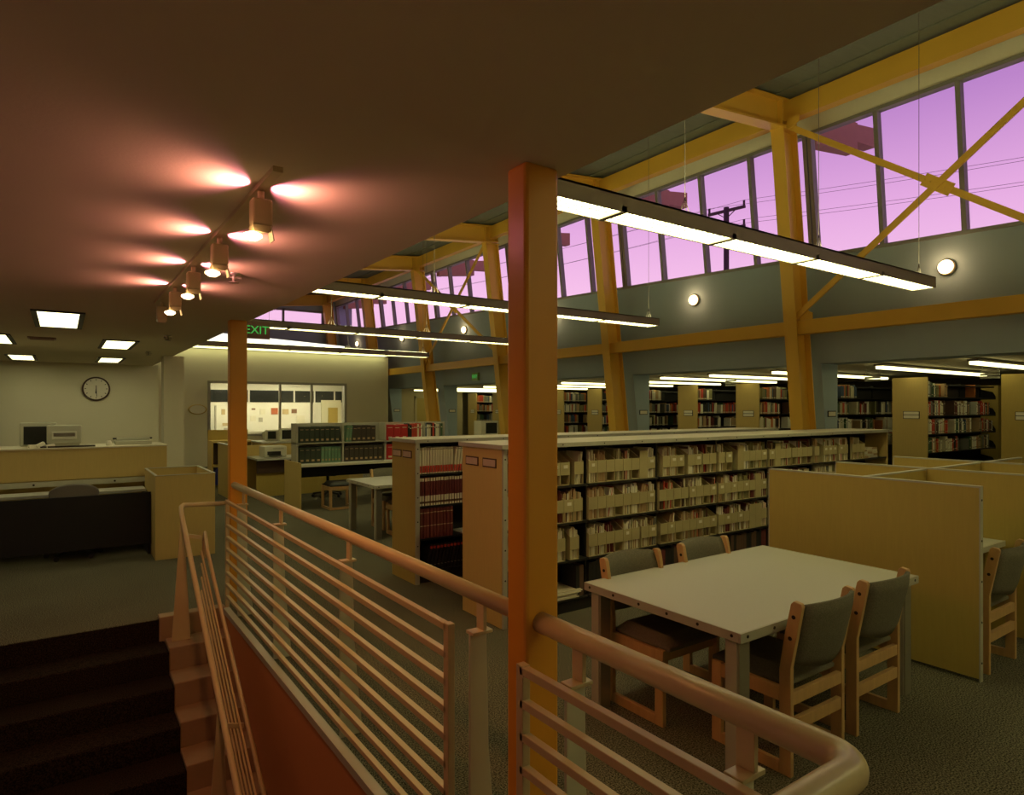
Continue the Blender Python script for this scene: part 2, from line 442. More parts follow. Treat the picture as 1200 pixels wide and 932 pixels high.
# ------------------------------------------------------------------ yellow steel frame
def leanbox(o0, o1, y0, y1, z0, z1, m=None):
    m = m or MB()
    return m.hexa([(fx(z0) + o0, y0, z0), (fx(z0) + o1, y0, z0), (fx(z0) + o1, y1, z0), (fx(z0) + o0, y1, z0),
                   (fx(z1) + o0, y0, z1), (fx(z1) + o1, y0, z1), (fx(z1) + o1, y1, z1), (fx(z1) + o0, y1, z1)])
for i, y in enumerate(COLY):
    c = sroot('column_leaning', 'leaning yellow steel column, %s from the near end' % nth(i))
    leanbox(0, .022, y, y + .21, 0, 6.0).build('flange', M['yellow'], c)
    leanbox(.35, .372, y, y + .21, 0, 6.0).build('flange', M['yellow'], c)
    leanbox(.022, .35, y + .09, y + .115, 0, 6.0).build('web', M['yellow'], c)
    pl = MB(); leanbox(-.01, .40, y - .005, y + .215, 6.0, 6.02, pl); pl.build('cap_plate', M['yellow'], c)
    b = sroot('beam_roof', 'yellow roof beam from the low ceiling to the %s leaning column' % nth(i))
    def bz(x): return 5.99 + .10 * (x - 8.95)
    x0, x1 = 1.4, 9.32
    m = MB(); m.hexa([(x0, y, bz(x0) + .03), (x1, y, bz(x1) + .03), (x1, y + .21, bz(x1) + .03), (x0, y + .21, bz(x0) + .03), (x0, y, bz(x0) + .055), (x1, y, bz(x1) + .055), (x1, y + .21, bz(x1) + .055), (x0, y + .21, bz(x0) + .055)])
    m.build('bottom_flange', M['yellow'], b)
    m = MB(); m.hexa([(x0, y, bz(x0) + .44), (x1, y, bz(x1) + .44), (x1, y + .21, bz(x1) + .44), (x0, y + .21, bz(x0) + .44), (x0, y, bz(x0) + .465), (x1, y, bz(x1) + .465), (x1, y + .21, bz(x1) + .465), (x0, y + .21, bz(x0) + .465)])
    m.build('top_flange', M['yellow'], b)
    m = MB(); m.hexa([(x0, y + .09, bz(x0) + .05), (x1, y + .09, bz(x1) + .05), (x1, y + .115, bz(x1) + .05), (x0, y + .115, bz(x0) + .05), (x0, y + .09, bz(x0) + .45), (x1, y + .09, bz(x1) + .45), (x1, y + .115, bz(x1) + .45), (x0, y + .115, bz(x0) + .45)])
    m.build('web', M['yellow'], b)
    for xs in (8.93, 9.30):
        MB().box(xs, y + .005, bz(xs) + .055, xs + .015, y + .205, bz(xs) + .44).build('stiffener', M['yellow'], b)
    # eave bracket outside the glass
    e = MB(); e.hexa([(9.85, y, 5.96), (11.15, y, 6.12), (11.15, y + .2, 6.12), (9.85, y + .2, 5.96), (9.85, y, 6.60), (11.15, y, 6.62), (11.15, y + .2, 6.62), (9.85, y + .2, 6.60)])
    e.hexa([(11.15, y, 6.30), (11.75, y, 6.34), (11.75, y + .2, 6.34), (11.15, y + .2, 6.30), (11.15, y, 6.60), (11.75, y, 6.68), (11.75, y + .2, 6.68), (11.15, y + .2, 6.60)])
    struct('beam_eave', e, M['brown'], 'brown eave bracket outside the %s leaning column' % nth(i))
allb = bays
for i, (a, b) in enumerate(allb):
    y0 = a + (.115 if i else 0); y1 = b + .09
    g = sroot('beam_girder', 'yellow girder across the blue wall, %s bay from the near end' % nth(i))
    X = fx(3.0) + .10
    MB().box(X, y0, 2.89, X + .14, y1, 3.11).build('tube', M['yellow'], g, bevel=.008)
    t = sroot('beam_edge', 'yellow edge beam below the roof, %s bay from the near end' % nth(i))
    X = 9.10
    MB().box(X, y0, 6.17, X + .02, y1, 6.46).build('web', M['yellow'], t)
    MB().box(X, y0, 6.15, X + .16, y1, 6.17).build('flange', M['yellow'], t)

def brace(a, b, nm):
    t = thing('cross_brace', nm, 'brace')
    za, zb = 3.16, 6.08
    o = .12
    A0 = (fx(za) + o, a + .13, za); A1 = (fx(zb) + o, b + .05, zb); B0 = (fx(za) + o - .03, b + .05, za); B1 = (fx(zb) + o - .03, a + .13, zb)
    MB().bar(A0, A1, .085, .03, (1, 0, 0)).build('angle', M['yellow'], t)
    MB().bar(B0, B1, .085, .03, (1, 0, 0)).build('angle', M['yellow'], t)
    t_ = thing; mid = [(A0[k] + A1[k] + B0[k] + B1[k]) / 4 for k in range(3)]
    dv = (Vector(A1) - Vector(A0)).normalized()
    gp = MB(); c = Vector(mid); dz = (Vector(A1) - Vector(B0)); 
    u = (Vector(A1) - Vector(A0)).normalized(); nrm = Vector((1, 0, .118)).normalized(); v2 = nrm.cross(u).normalized()
    q = []
    for k in (-.012, .012):
        for (sa, sb) in ((-.19, -.08), (.19, -.08), (.19, .08), (-.19, .08)): q.append(c + u * sa + v2 * sb + nrm * (k))
    gp.hexa(q); gp.build('gusset', M['yellow'], t)
    for sa in (-.18, -.1, .1, .18):
        p = c + u * sa - nrm * .03
        MB().lathe([(.014, 0), (.014, .02)], p, 6, 'x').build('bolt', M['yellow'], t)
    for (yy, zz, sg) in ((a + .13, 3.11, 1), (b + .0, 3.11, -1), (a + .13, 6.15, 1), (b + .0, 6.15, -1)):
        h = .16 if zz < 4 else -.16
        MB().prism([(yy, zz), (yy + sg * .2, zz), (yy + sg * .2, zz + h * .6), (yy + sg * .08, zz + h), (yy, zz + h)], 'x', fx(zz) + .11, fx(zz) + .125).build('gusset', M['yellow'], t)
brace(COLY[0], COLY[1], 'yellow steel cross brace in front of the nearest clerestory windows')
brace(COLY[3], COLY[4], 'yellow steel cross brace in the distant clerestory bay')

# orange tube columns carrying the low ceiling
def rcol(x0, y0, x1, y1, nm, m):
    c = MB(); c.box(x0, y0, 0, x1, y1, HC); struct('column_tube', c, m, nm, bevel=.012)
rcol(1.211, 1.65, 1.347, 1.757, 'big orange tube column standing in the near railing', M['orange'])
rcol(1.232, 6.15, 1.382, 6.25, 'slimmer orange tube column at the head of the stairs', M['orange'])

# ================================================================== LIGHT FITTINGS
def pendant(y, x0, x1, nm):
    t = thing('pendant_light', nm, 'light', (0, y, 3.10), 0, 'linear pendant lights')
    b = MB(); w = .125
    b.box(x0, -w, .0, x1, -w + .012, .12); b.box(x0, w - .012, 0, x1, w, .12); b.box(x0, -w, .105, x1, w, .12)
    b.box(x0, -w, 0, x0 + .012, w, .12); b.box(x1 - .012, -w, 0, x1, w, .12)
    b.build('housing', M['fixt'], t)
    n = round((x1 - x0) / 1.22); L = (x1 - x0) / n
    for k in range(n):
        a = x0 + k * L
        MB().box(a + .02, -w + .012, .006, a + L - .02, w - .012, .010).build('diffuser', M['pend'], t)
        MB().box(a + .05, -.08, .121, a + L - .05, .08, .126).build('upper_diffuser', M['uplight'], t)
        lv = MB()
        for j in range(1, 17):
            q = a + .03 + (L - .06) * j / 17; lv.box(q, -w + .012, -.002, q + .003, w - .012, .006)
        for yy in (-.04, .04): lv.box(a + .03, yy, -.002, a + L - .03, yy + .002, .006)
        o = lv.build('louver', M['paper'], t); o['kind'] = 'stuff'
        MB().box(a - .02, -w, -.004, a + .03, w, .04).build('joint_strip', M['fixt'], t)
    for k in (0.12, 2.0, 3.9, (x1 - x0) - .12):
        x = x0 + k; zt = roofz(x) - 3.1
        MB().tube([(x, 0, .14), (x, 0, .28)], .003, 5).build('wire', M['wire'], t)
        wv = MB(); wv.tube([(x, 0, .28), (x, 0, zt)], .003, 5); wv.tube([(x, 0, .28), (x - .06, 0, .14)], .003, 5); wv.tube([(x, 0, .28), (x + .06, 0, .14)], .003, 5)
        wv.build('wire', M['wire'], t)
for (y, nm) in ((-.85, 'long pendant fluorescent light behind the viewpoint, over the near railing'), (3.30, 'long pendant fluorescent light nearest, ending above the table'), (7.38, 'second long pendant fluorescent light, above the magazine bookcases'),
                (11.25, 'third long pendant fluorescent light, above the reference carrel'), (15.45, 'farthest long pendant fluorescent light, before the cream partition')):
    pendant(y, 1.95, 8.05, nm)

def troffer(x0, y0, x1, y1, nm):
    t = thing('recessed_light', nm, 'light', ((x0 + x1) / 2, (y0 + y1) / 2, HC), 0, 'recessed ceiling lights')
    a, b = (x1 - x0) / 2, (y1 - y0) / 2; f = MB(); w = .04
    f.box(-a - w, -b - w, -.012, a + w, -b, .0); f.box(-a - w, b, -.012, a + w, b + w, 0); f.box(-a - w, -b, -.012, -a, b, 0); f.box(a, -b, -.012, a + w, b, 0)
    f.build('frame', M['black'], t)
    MB().box(-a, -b, -.006, a, b, -.001).build('diffuser', M['trof'], t)
    lv = MB()
    for j in range(1, 10):
        q = -b + 2 * b * j / 10; lv.box(-a, q, -.011, a, q + .004, -.0065)
    o = lv.build('louver', M['paper'], t); o['kind'] = 'stuff'
for (x0, y0, nm) in ((-.165, 6.45, 'nearest recessed square ceiling light on the left'), (.43, 8.8, 'recessed ceiling light before the clock, second from the stairs'),
                     (-.78, 8.75, 'recessed ceiling light at the left frame edge'), (.51, 11.9, 'small far recessed ceiling light near the pier'), (-.65, 12.0, 'far recessed ceiling light above the monitors'),
                     (-2.3, 8.3, 'added recessed ceiling light, unseen beyond the left edge')):  # last one is added out of view to brighten the left area
    troffer(x0, y0, x0 + .29, y0 + 1.2, nm)

# track with spot heads
def head_light(kind, loc, tgt, col, pw, **kw):
    L = bpy.data.lights.new(kind, 'SPOT'); o = bpy.data.objects.new(kind, L); COL.objects.link(o)
    o.location = loc; o.rotation_euler = (Vector(tgt) - Vector(loc)).to_track_quat('-Z', 'Y').to_euler()
    L.color = col; L.energy = pw; L.spot_size = kw.get('size', 1.6); L.spot_blend = kw.get('blend', .6); L.shadow_soft_size = kw.get('r', .02)
    return o
tr = thing('light_track', 'white light track on the low ceiling carrying the spotlights', 'track', (.58, 0, HC))
MB().box(-.016, 2.16, -.018, .016, 5.45, 0).build('rail', M['rail'], tr)
HEADS = [(.58, 2.38), (.585, 3.14), (.59, 3.87), (.595, 4.60), (.60, 5.30)]
for i, (x, y) in enumerate(HEADS):
    t = thing('track_spotlight', '%s pinkish track spotlight from the near end of the track' % nth(i), 'spotlight', (x, y, HC - .022), 0, 'track spotlights')
    MB().tube([(0, 0, 0), (0, 0, -.04)], .012, 8).build('stem', M['rail'], t)
    MB().box(-.034, -.03, -.125, .034, .03, -.03).build('housing', M['rail'], t, bevel=.008)
    MB().hexa([(-.028, -.028, -.150), (.02, -.028, -.150), (.025, .028, -.140), (-.032, .028, -.140), (-.034, -.03, -.125), (.034, -.03, -.125), (.034, .03, -.125), (-.034, .03, -.125)]).build('shade', M['rail'], t)
    if i < 4:
        MB().lathe([(.012, 0), (.030, -.008), (.032, -.016), (.016, -.028)], (-.03, -.01, -.150), 14).build('lamp', M['lampglass'], t)
        MB().hexa([(.036, -.03, -.175), (.040, -.03, -.175), (.040, .02, -.175), (.036, .02, -.175), (.026, -.03, -.125), (.030, -.03, -.125), (.030, .02, -.125), (.026, .02, -.125)]).build('shutter', M['paper'], t)
        # lamp beam downwards, and the pink leaks from the side vents across the ceiling
        head_light('lamp_beam', (x - .03, y - .01, HC - .235), (x + .25, y + .2, 0), (1, .36, .10), 6 * K_TRACK, size=2.7, blend=.8, r=.03)
        for sd in (-1, 1):
            head_light('lamp_vent', (x + sd * .042, y, HC - .075), (x + sd * 1.0, y + .0, HC + .25), (1, .36, .27), 3.0 * K_TRACK, size=2.1, blend=.7, r=.02)
            head_light('lamp_vent', (x + sd * .04, y, HC - .036), (x + sd * 1.0, y, HC + .30), (1, .26, .42), 1.1 * K_TRACK, size=2.5, blend=.35, r=.008)

# wall sconces on the leaning wall
for i, (y, z) in enumerate(((3.75, 3.66), (7.98, 3.79), (12.2, 3.92), (16.4, 4.06), (20.6, 4.19), (24.7, 4.32))):
    t = thing('wall_sconce', 'glowing round sconce on the blue wall, %s from the near end' % nth(i), 'light', (wx(z) , y, z), 0, 'wall sconces')
    MB().lathe([(.10, 0), (.11, -.01), (.11, -.03), (.095, -.035)], (0, 0, 0), 20, 'x').build('base', M['fixt'], t)
    MB().lathe([(.085, -.036), (.095, -.055), (.085, -.085), (.055, -.105), (.02, -.115)], (0, 0, 0), 20, 'x').build('glass', M['sconce'], t)
    L = bpy.data.lights.new('sconce_lamp', 'POINT'); o = bpy.data.objects.new('sconce_lamp', L); COL.objects.link(o); o.location = (wx(z) - .2, y, z); L.color = (1, .66, .32); L.energy = 3.0; L.shadow_soft_size = .08

# strips over the stacks
for i, y in enumerate((1.6, 3.75, 5.05, 6.9, 8.3, 9.6, 11.3, 13.0, 14.8, 16.8, 19.0, 20.4, 21.6)):  # the two farthest strips are added to light the beige door wall
    t = thing('strip_light', 'long strip light on the ceiling of the stacks, %s from the near end' % nth(i), 'light', (0, y, 2.45), 0, 'strip lights over the stacks')
    MB().box(10.7, -.07, -.03, 15.0, .07, 0).build('housing', M['fixt'], t)
    for k in range(3):
        MB().box(10.74 + k * 1.42, -.055, -.075, 10.74 + k * 1.42 + 1.38, .055, -.031).build('diffuser', M['strip'], t)
# workroom tubes
for i, (x0, y) in enumerate(((3.9, 22.0), (6.2, 22.0), (3.9, 23.8), (6.2, 23.8))):
    t = thing('workroom_light', 'ceiling tube light in the workroom, %s' % ('near left', 'near right', 'back left', 'back right')[i], 'light', (x0, y, 2.75), 0, 'workroom lights')
    MB().box(0, -.1, -.05, 1.8, .1, 0).build('housing', M['white'], t)
    MB().box(.03, -.07, -.07, 1.77, .07, -.051).build('tube', M['tube'], t)
# bright sloped light panel on top of the partition
lp = thing('ceiling_light', 'bright white sloping light panel above the cream partition', 'light', (0, PY, 0))
m = MB(); m.hexa([(3.6, -.25, 3.62), (7.66, -.25, 3.62), (7.66, .1, 3.62), (3.6, .1, 3.62), (3.6, -.25, 3.98), (7.66, -.25, 3.78), (7.66, .1, 3.78), (3.6, .1, 3.98)])
m.build('diffuser', M['cove'], lp)
MB().hexa([(3.6, .1, 3.51), (7.68, .1, 3.51), (7.68, .14, 3.51), (3.6, .14, 3.51), (3.6, .1, 3.98), (7.68, .1, 3.76), (7.68, .14, 3.76), (3.6, .14, 3.98)]).build('back_plate', M['white'], lp)
MB().box(1.8, -.30, 3.53, 9.2, .1, 3.61).build('base', M['wall'], lp)
MB().box(1.85, -.29, 3.515, 9.15, -.06, 3.53).build('added_wash_strip', M['added_wash'], lp)  # added glowing strip, hidden behind the pendant, to brighten the partition

# small ceiling bits
for i, (x, y, nm) in enumerate(((.83, 4.03, 'small pronged sprinkler head beside the spotlight track'), (.95, 7.9, 'sprinkler head in the low ceiling before the pier'), (1.0, 10.3, 'far sprinkler head in the low ceiling near the clock wall'))):
    t = thing('sprinkler', nm, 'sprinkler', (x, y, HC))
    MB().lathe([(.035, 0), (.035, -.006), (.012, -.012), (.010, -.05), (.03, -.052), (.03, -.056)], n=12).build('body', M['steel'], t)
    MB().box(-.04, -.003, -.03, .04, .003, -.02).build('arm', M['steel'], t)
t = thing('ceiling_vent', 'small reddish air vent in the low ceiling between the lights', 'vent', (-.18, 9.0, HC))
MB().box(-.13, -.13, -.01, .13, .13, 0).build('frame', M['exitbox'], t)
for k in range(6): MB().box(-.11, -.11 + k * .04, -.018, .11, -.09 + k * .04, -.010).build('slat', M['exitbox'], t)

# ------------------------------------------------------------------ signs and clock
def text(s, size, m, parent, loc, rot=(PI / 2, 0, 0), name='lettering', depth=.002, align='CENTER'):
    cu = bpy.data.curves.new(name, 'FONT'); cu.body = s; cu.size = size; cu.extrude = depth; cu.align_x = align; cu.align_y = 'CENTER'
    o = bpy.data.objects.new(name, cu); COL.objects.link(o); cu.materials.append(m)
    dg = bpy.context.evaluated_depsgraph_get(); me = bpy.data.meshes.new_from_object(o.evaluated_get(dg))
    bpy.data.objects.remove(o)
    q = bpy.data.objects.new(name, me); COL.objects.link(q); q.parent = parent; q.location = loc; q.rotation_euler = rot
    return q
t = thing('exit_sign', 'exit sign with green letters beside the orange column under the ceiling', 'sign', (1.47, 6.20, 2.462))
MB().box(-.115, -.02, -.075, .115, .02, .078).build('housing', M['exitbox'], t)
text('EXIT', .105, M['green'], t, (0.0, -.022, 0))
t = thing('exit_sign', 'small green exit sign on the blue wall above a far opening', 'sign', (9.95, 16.0, 2.66))
MB().box(-.06, -.17, -.11, .0, .17, .11).build('housing', mat('exit_green_box', (.25, .38, .12), .5, noise=.1), t)
text('EXIT', .14, M['green'], t, (-.062, 0, 0), (PI / 2, 0, -PI / 2))

t = thing('wall_clock', 'round wall clock with a dark rim on the cream wall', 'clock', (.51, 13.75, 2.09))
MB().lathe([(.215, 0), (.215, -.04), (.198, -.055), (.185, -.05)], n=40, axis='y').build('rim', M['darkbrown'], t)
MB().lathe([(.188, -.045), (.188, -.052)], n=40, axis='y').build('face', M['paper'], t)
for k in range(12):
    a = k * PI / 6
    m = MB(); m.bar((.19 * math.sin(a), -.055, .19 * math.cos(a)), (.215 * math.sin(a), -.055, .215 * math.cos(a)), .004, .014, (0, 1, 0))
    m = MB(); m.bar((.15 * math.sin(a), -.055, .15 * math.cos(a)), (.172 * math.sin(a), -.055, .172 * math.cos(a)), .012, .004, (0, 1, 0)); m.build('hour_mark', M['black'], t)
for nm, a, L, w in (('hour_hand', PI * 1.03, .085, .014), ('minute_hand', PI * .98, .14, .010)):
    MB().bar((0, -.06, 0), (L * math.sin(a), -.06, L * math.cos(a)), w, .004, (0, 1, 0)).build(nm, M['black'], t)
MB().bar((0, -.063, 0), (.0, -.063, .06), .012, .004, (0, 1, 0)).build('second_hand', M['black'], t)
t = thing('wall_plaque', 'pale oval plaque on the cream wall left of the workroom window', 'plaque', (3.28, PY, 1.70))
MB().lathe([(.15, 0), (.15, -.02), (.13, -.03)], n=28, axis='y', sx=1.7).build('rim', M['lam2'], t)
MB().lathe([(.125, -.02), (.125, -.032)], n=28, axis='y', sx=1.7).build('face', M['paper'], t)

# workroom noticeboard with papers
t = thing('notice_board', 'notice board with papers at the back of the workroom', 'board', (0, 24.98, 0))
MB().box(4.55, -.03, .86, 8.1, 0, 1.80).build('board', M['white'], t)
MB().box(4.50, -.04, .83, 4.55, 0, 1.83).build('frame', M['edge'], t)
random.seed(5)
pc = [mat('notice_red', (.50, .14, .06), .8, noise=.1), mat('notice_tan', (.55, .42, .22), .8, noise=.1), mat('notice_brown', (.22, .12, .07), .8, noise=.1), M['paper'], mat('notice_grey', (.45, .42, .34), .8, noise=.1)]
for k, (x, z, w, h, c) in enumerate(((4.72, 1.6, .12, .2, 1), (5.05, 1.66, .16, .16, 1), (5.75, 1.70, .13, .06, 2), (6.05, 1.60, .18, .2, 3), (6.45, 1.62, .24, .24, 0), (6.85, 1.60, .24, .2, 1), (7.2, 1.62, .2, .16, 2), (5.7, 1.35, .2, .2, 3), (6.0, 1.30, .14, .16, 4), (4.75, 1.15, .22, .1, 1), (5.02, 1.18, .16, .14, 0), (4.8, .98, .2, .08, 4), (5.05, .98, .16, .1, 1), (7.4, 1.3, .3, .3, 3))):
    tag(MB().box(x, 24.93, z - h / 2, x + w, 24.945, z + h / 2).build('notice', pc[c]), 'pinned %s notice on the workroom board, %s listed from its left top' % (('red', 'tan', 'brown', 'white', 'grey')[c], nth(k)), 'notice', 'notices on the workroom board')

# ================================================================== RAILINGS
t = thing('railing', 'long beige railing from the stair head to the big orange column', 'railing')
XB, XH = 1.185, 1.272
MB().tube([(XH, 6.15, 1.055), (XH, 1.757, 1.055)], .030, 16).build('handrail', M['rail'], t)
def barpanel(t, y0, y1, n=9):
    for k in range(n):
        z = .93 - .103 * k
        MB().box(XB - .014, y0, z - .013, XB + .012, y1, z + .013).build('bar', M['rail'], t, bevel=.002)
    MB().box(XB - .014, y0 - .018, 0.012, XB + .016, y0 + .018, .946).build('end_post', M['rail'], t, bevel=.003)
    MB().box(XB - .014, y1 - .018, 0.012, XB + .016, y1 + .018, .946).build('end_post', M['rail'], t, bevel=.003)
def plate(t, y, x=1.205, z0=.0, top=.93, base=.125, hr=True, m='railpost'):
    MB().prism([(x, z0), (x + base, z0), (x + .080, z0 + .50), (x + .070, top), (x, top)], 'y', y, y + .012).build('post', M[m], t, bevel=.002)
    if hr:
        b = MB(); b.box(x - .0, y - .02, top, x + .085, y + .03, top + .012)
        b.box(x + .045, y - .018, top + .012, x + .060, y + .030, 1.04)
        b.build('bracket', M['rail'], t, bevel=.002)
barpanel(t, 2.10, 6.02)
for y in (1.98, 3.30, 4.60, 5.72): plate(t, y)
t = thing('railing', 'near beige railing from the big orange column turning at the corner', 'railing')
c = []
for k in range(7):
    a = PI / 2 * k / 6; c.append((XH - .06 + .06 * math.cos(a), .66 - .06 * math.sin(a) + .03, 1.055))
MB().tube([(XH, 1.65, 1.055), (XH, .9, 1.055)] + c + [(.7, .63, 1.055), (-.1, .63, 1.055)], .033, 18).build('handrail', M['rail'], t)
barpanel(t, .72, 1.63)
for y in (1.44, .87): plate(t, y)
# elbow panel
for k in range(9):
    z = .93 - .103 * k
    MB().box(-.1, .69, z - .014, XB - .02, .708, z + .014).build('bar', M['rail'], t)

t = thing('stair_railing', 'sloping beige handrail going down the middle of the stair curb', 'railing')
SL = R_ / T_
def hz(y): return .93 - (6.0 - y) * SL
pth = [(1.19, 6.03, .915), (.90, 6.03, .925), (.845, 6.02, .93), (.82, 5.98, .92), (.812, 5.90, hz(5.90) + .0)] + [(.812, y, hz(y)) for y in (5.0, 3.5, 2.0)]
MB().tube(pth, .019, 12).build('handrail', M['rail'], t)
# the bar frame below and right of the handrail
def fz(y, o): return .70 + o - (5.75 - y) * SL
MB().tube([(.955, 5.74, .52), (.955, 5.76, .66), (.955, 5.70, .73), (.955, 5.60, fz(5.6, 0) + .0), (.955, 2.0, fz(2.0, 0))], .014, 10).build('frame_bar', M['rail'], t)
for o in (-.10, -.20, -.31, -.42, -.53):
    MB().bar((.93, 5.72, fz(5.72, o)), (.93, 2.0, fz(2.0, o)), .012, .022).build('bar', M['rail'], t)
for y in (5.88, 4.35, 2.9):
    k = math.floor((6.03 - y) / T_) ; zb = -.18 * (k + 1) + .02 if y < 6.03 - .02 else .02
    zb = -R_ * max(0, math.ceil((6.03 - y) / T_)) + .02
    zt = hz(y) - .03
    MB().prism([(.735, zb), (.875, zb), (.825, zt), (.80, zt)], 'y', y - .006, y + .006).build('post', M['rail'], t, bevel=.002)
    MB().bar((.81, y, zt - .12), (.955, y, zt - .16), .012, .03).build('bracket', M['rail'], t)

# ================================================================== TABLES AND CHAIRS
def cushion(m, x0, x1, y0, y1, z0, z1, bulge, curve=0, nx=8, ny=6):
    """rounded pad; curve bends it along x in -y"""
    def P(u, v, top):
        x = x0 + (x1 - x0) * u; y = y0 + (y1 - y0) * v
        e = min(1, 4 * min(u, 1 - u) ** .6) * min(1, 4 * min(v, 1 - v) ** .6)
        z = (z1 - .02 + (bulge + .02) * e) if top else z0
        return (x, y, z)
    v = []; f = []
    for top in (0, 1):
        for i in range(nx + 1):
            for j in range(ny + 1): v.append(P(i / nx, j / ny, top))
    N = (nx + 1) * (ny + 1); ix = lambda t_, i, j: t_ * N + i * (ny + 1) + j
    for i in range(nx):
        for j in range(ny):
            f.append((ix(1, i, j), ix(1, i + 1, j), ix(1, i + 1, j + 1), ix(1, i, j + 1)))
            f.append((ix(0, i, j), ix(0, i, j + 1), ix(0, i + 1, j + 1), ix(0, i + 1, j)))
    for i in range(nx):
        f.append((ix(0, i, 0), ix(0, i + 1, 0), ix(1, i + 1, 0), ix(1, i, 0))); f.append((ix(0, i + 1, ny), ix(0, i, ny), ix(1, i, ny), ix(1, i + 1, ny)))
    for j in range(ny):
        f.append((ix(0, 0, j + 1), ix(0, 0, j), ix(1, 0, j), ix(1, 0, j + 1))); f.append((ix(0, nx, j), ix(0, nx, j + 1), ix(1, nx, j + 1), ix(1, nx, j)))
    m.add(v, f, True); return m

def make_chair(label, loc, rz, group):
    t = thing('library_chair', label, 'chair', loc, rz, group)
    W2 = .245; th = .028
    for sx in (-1, 1):
        a = sx * W2 - (th if sx > 0 else 0); b = a + th
        MB().prism([(-.235, 0), (-.175, 0), (-.175, .50), (-.200, .66), (-.235, .825), (-.250, .84), (-.285, .835), (-.292, .82), (-.262, .66), (-.235, .52)], 'x', a, b).build('leg', M['oak'], t, bevel=.004)
        MB().prism([(.155, 0), (.215, 0), (.215, .42), (.155, .42)], 'x', a, b).build('leg', M['oak'], t, bevel=.004)
        MB().prism([(-.175, .0), (.155, .0), (.155, .055), (-.175, .055)], 'x', a, b).build('runner', M['oak'], t, bevel=.003)
        MB().prism([(-.175, .345), (.155, .345), (.155, .415), (-.175, .415)], 'x', a, b).build('seat_rail', M['oak'], t, bevel=.003)
        xo = b if sx > 0 else a
        for (yy, zz) in ((-.250, .765), (-.232, .66)):
            MB().lathe([(.010, -.002), (.010, .002)], (xo, yy, zz), 10, 'x').build('bolt', M['screw'], t)
    MB().box(-W2 + th, -.232, .335, W2 - th, -.205, .395).build('back_rail', M['oak'], t, bevel=.003)
    MB().box(-W2 + th, -.232, .205, W2 - th, -.205, .265).build('back_rail', M['oak'], t, bevel=.003)
    MB().box(-W2 + th, .165, .345, W2 - th, .19, .40).build('front_rail', M['oak'], t, bevel=.003)
    c = MB(); cushion(c, -W2 + th + .002, W2 - th - .002, -.20, .235, .41, .455, .03); c.build('seat', M['fabric'], t, bevel=.008)
    # upholstered back, bowed towards the rear
    m = MB(); nx, nz = 10, 6; v = []; f = []
    for side in (0, 1):
        for i in range(nx + 1):
            for k in range(nz + 1):
                u = i / nx; w = k / nz
                x = (-W2 + th) + (2 * W2 - 2 * th) * u; z = .50 + .325 * w - .035 * (2 * u - 1) ** 2 * (1 - w) * 0
                if w == 0: z += .03 * (2 * u - 1) ** 2
                if w == 1: z += .0 - .012 * (2 * u - 1) ** 2 + .012
                yc = -.212 - .075 * ((z - .5) / .325) ** 1.2 - .055 * (1 - (2 * u - 1) ** 2)
                e = min(1, 5 * min(w, 1 - w)); yy = yc + (-1 if side == 0 else 1) * (.010 + .014 * e)
                v.append((x, yy, z))
    N = (nx + 1) * (nz + 1); ix = lambda s_, i, k: s_ * N + i * (nz + 1) + k
    for i in range(nx):
        for k in range(nz):
            f.append((ix(0, i, k), ix(0, i + 1, k), ix(0, i + 1, k + 1), ix(0, i, k + 1))); f.append((ix(1, i, k), ix(1, i, k + 1), ix(1, i + 1, k + 1), ix(1, i + 1, k)))
        f.append((ix(0, i, nz), ix(0, i + 1, nz), ix(1, i + 1, nz), ix(1, i, nz))); f.append((ix(0, i + 1, 0), ix(0, i, 0), ix(1, i, 0), ix(1, i + 1, 0)))
    for k in range(nz):
        f.append((ix(0, 0, k), ix(0, 0, k + 1), ix(1, 0, k + 1), ix(1, 0, k))); f.append((ix(0, nx, k + 1), ix(0, nx, k), ix(1, nx, k), ix(1, nx, k + 1)))
    m.add(v, f, True); m.build('backrest', M['fabric'], t)
    return t

def make_table(x0, y0, x1, y1, z, label, legin=.03):
    t = thing('reading_table', label, 'table', ((x0 + x1) / 2, (y0 + y1) / 2, 0))
    a, b = (x1 - x0) / 2, (y1 - y0) / 2
    MB().box(-a + .012, -b + .012, z - .036, a - .012, b - .012, z).build('tabletop', M['grey_top'], t)
    e = MB(); h = .045
    e.box(-a, -b, z - h, a, -b + .012, z + .001); e.box(-a, b - .012, z - h, a, b, z + .001); e.box(-a, -b + .012, z - h, -a + .012, b - .012, z + .001); e.box(a - .012, -b + .012, z - h, a, b - .012, z + .001)
    e.build('edging', M['edge'], t, bevel=.002)
    n = 6
    for k in range(n):
        y = -b + .05 + (2 * b - .1) * k / (n - 1)
        MB().lathe([(.008, -.002), (.008, .002)], (-a, y, z - .02), 8, 'x').build('screw', M['screw'], t)
    for k in range(9):
        x = -a + .05 + (2 * a - .1) * k / 8
        MB().lathe([(.008, -.002), (.008, .002)], (x, -b, z - .02), 8, 'y').build('screw', M['screw'], t)
    for sx in (-1, 1):
        for sy in (-1, 1):
            cx, cy = sx * (a - legin - .04), sy * (b - legin - .04); g = MB()
            g.box(cx - .04, cy - .04, 0, cx + .04, cy + .04, z - .036); g.build('leg', M['steel'], t, bevel=.004)
            MB().box(cx - .046, cy - .03, 0.0, cx - .040, cy + .03, z - .04).build('leg_face', M['edge'], t)
    MB().box(-a + .08, -b + .09, z - .10, a - .08, -b + .11, z - .036).build('apron', M['steel'], t)
    MB().box(-a + .08, b - .11, z - .10, a - .08, b - .09, z - .036).build('apron', M['steel'], t)
    return t
make_table(2.526, 1.79, 4.30, 2.86, .72, 'large grey-topped reading table in front of the magazine bookcase')
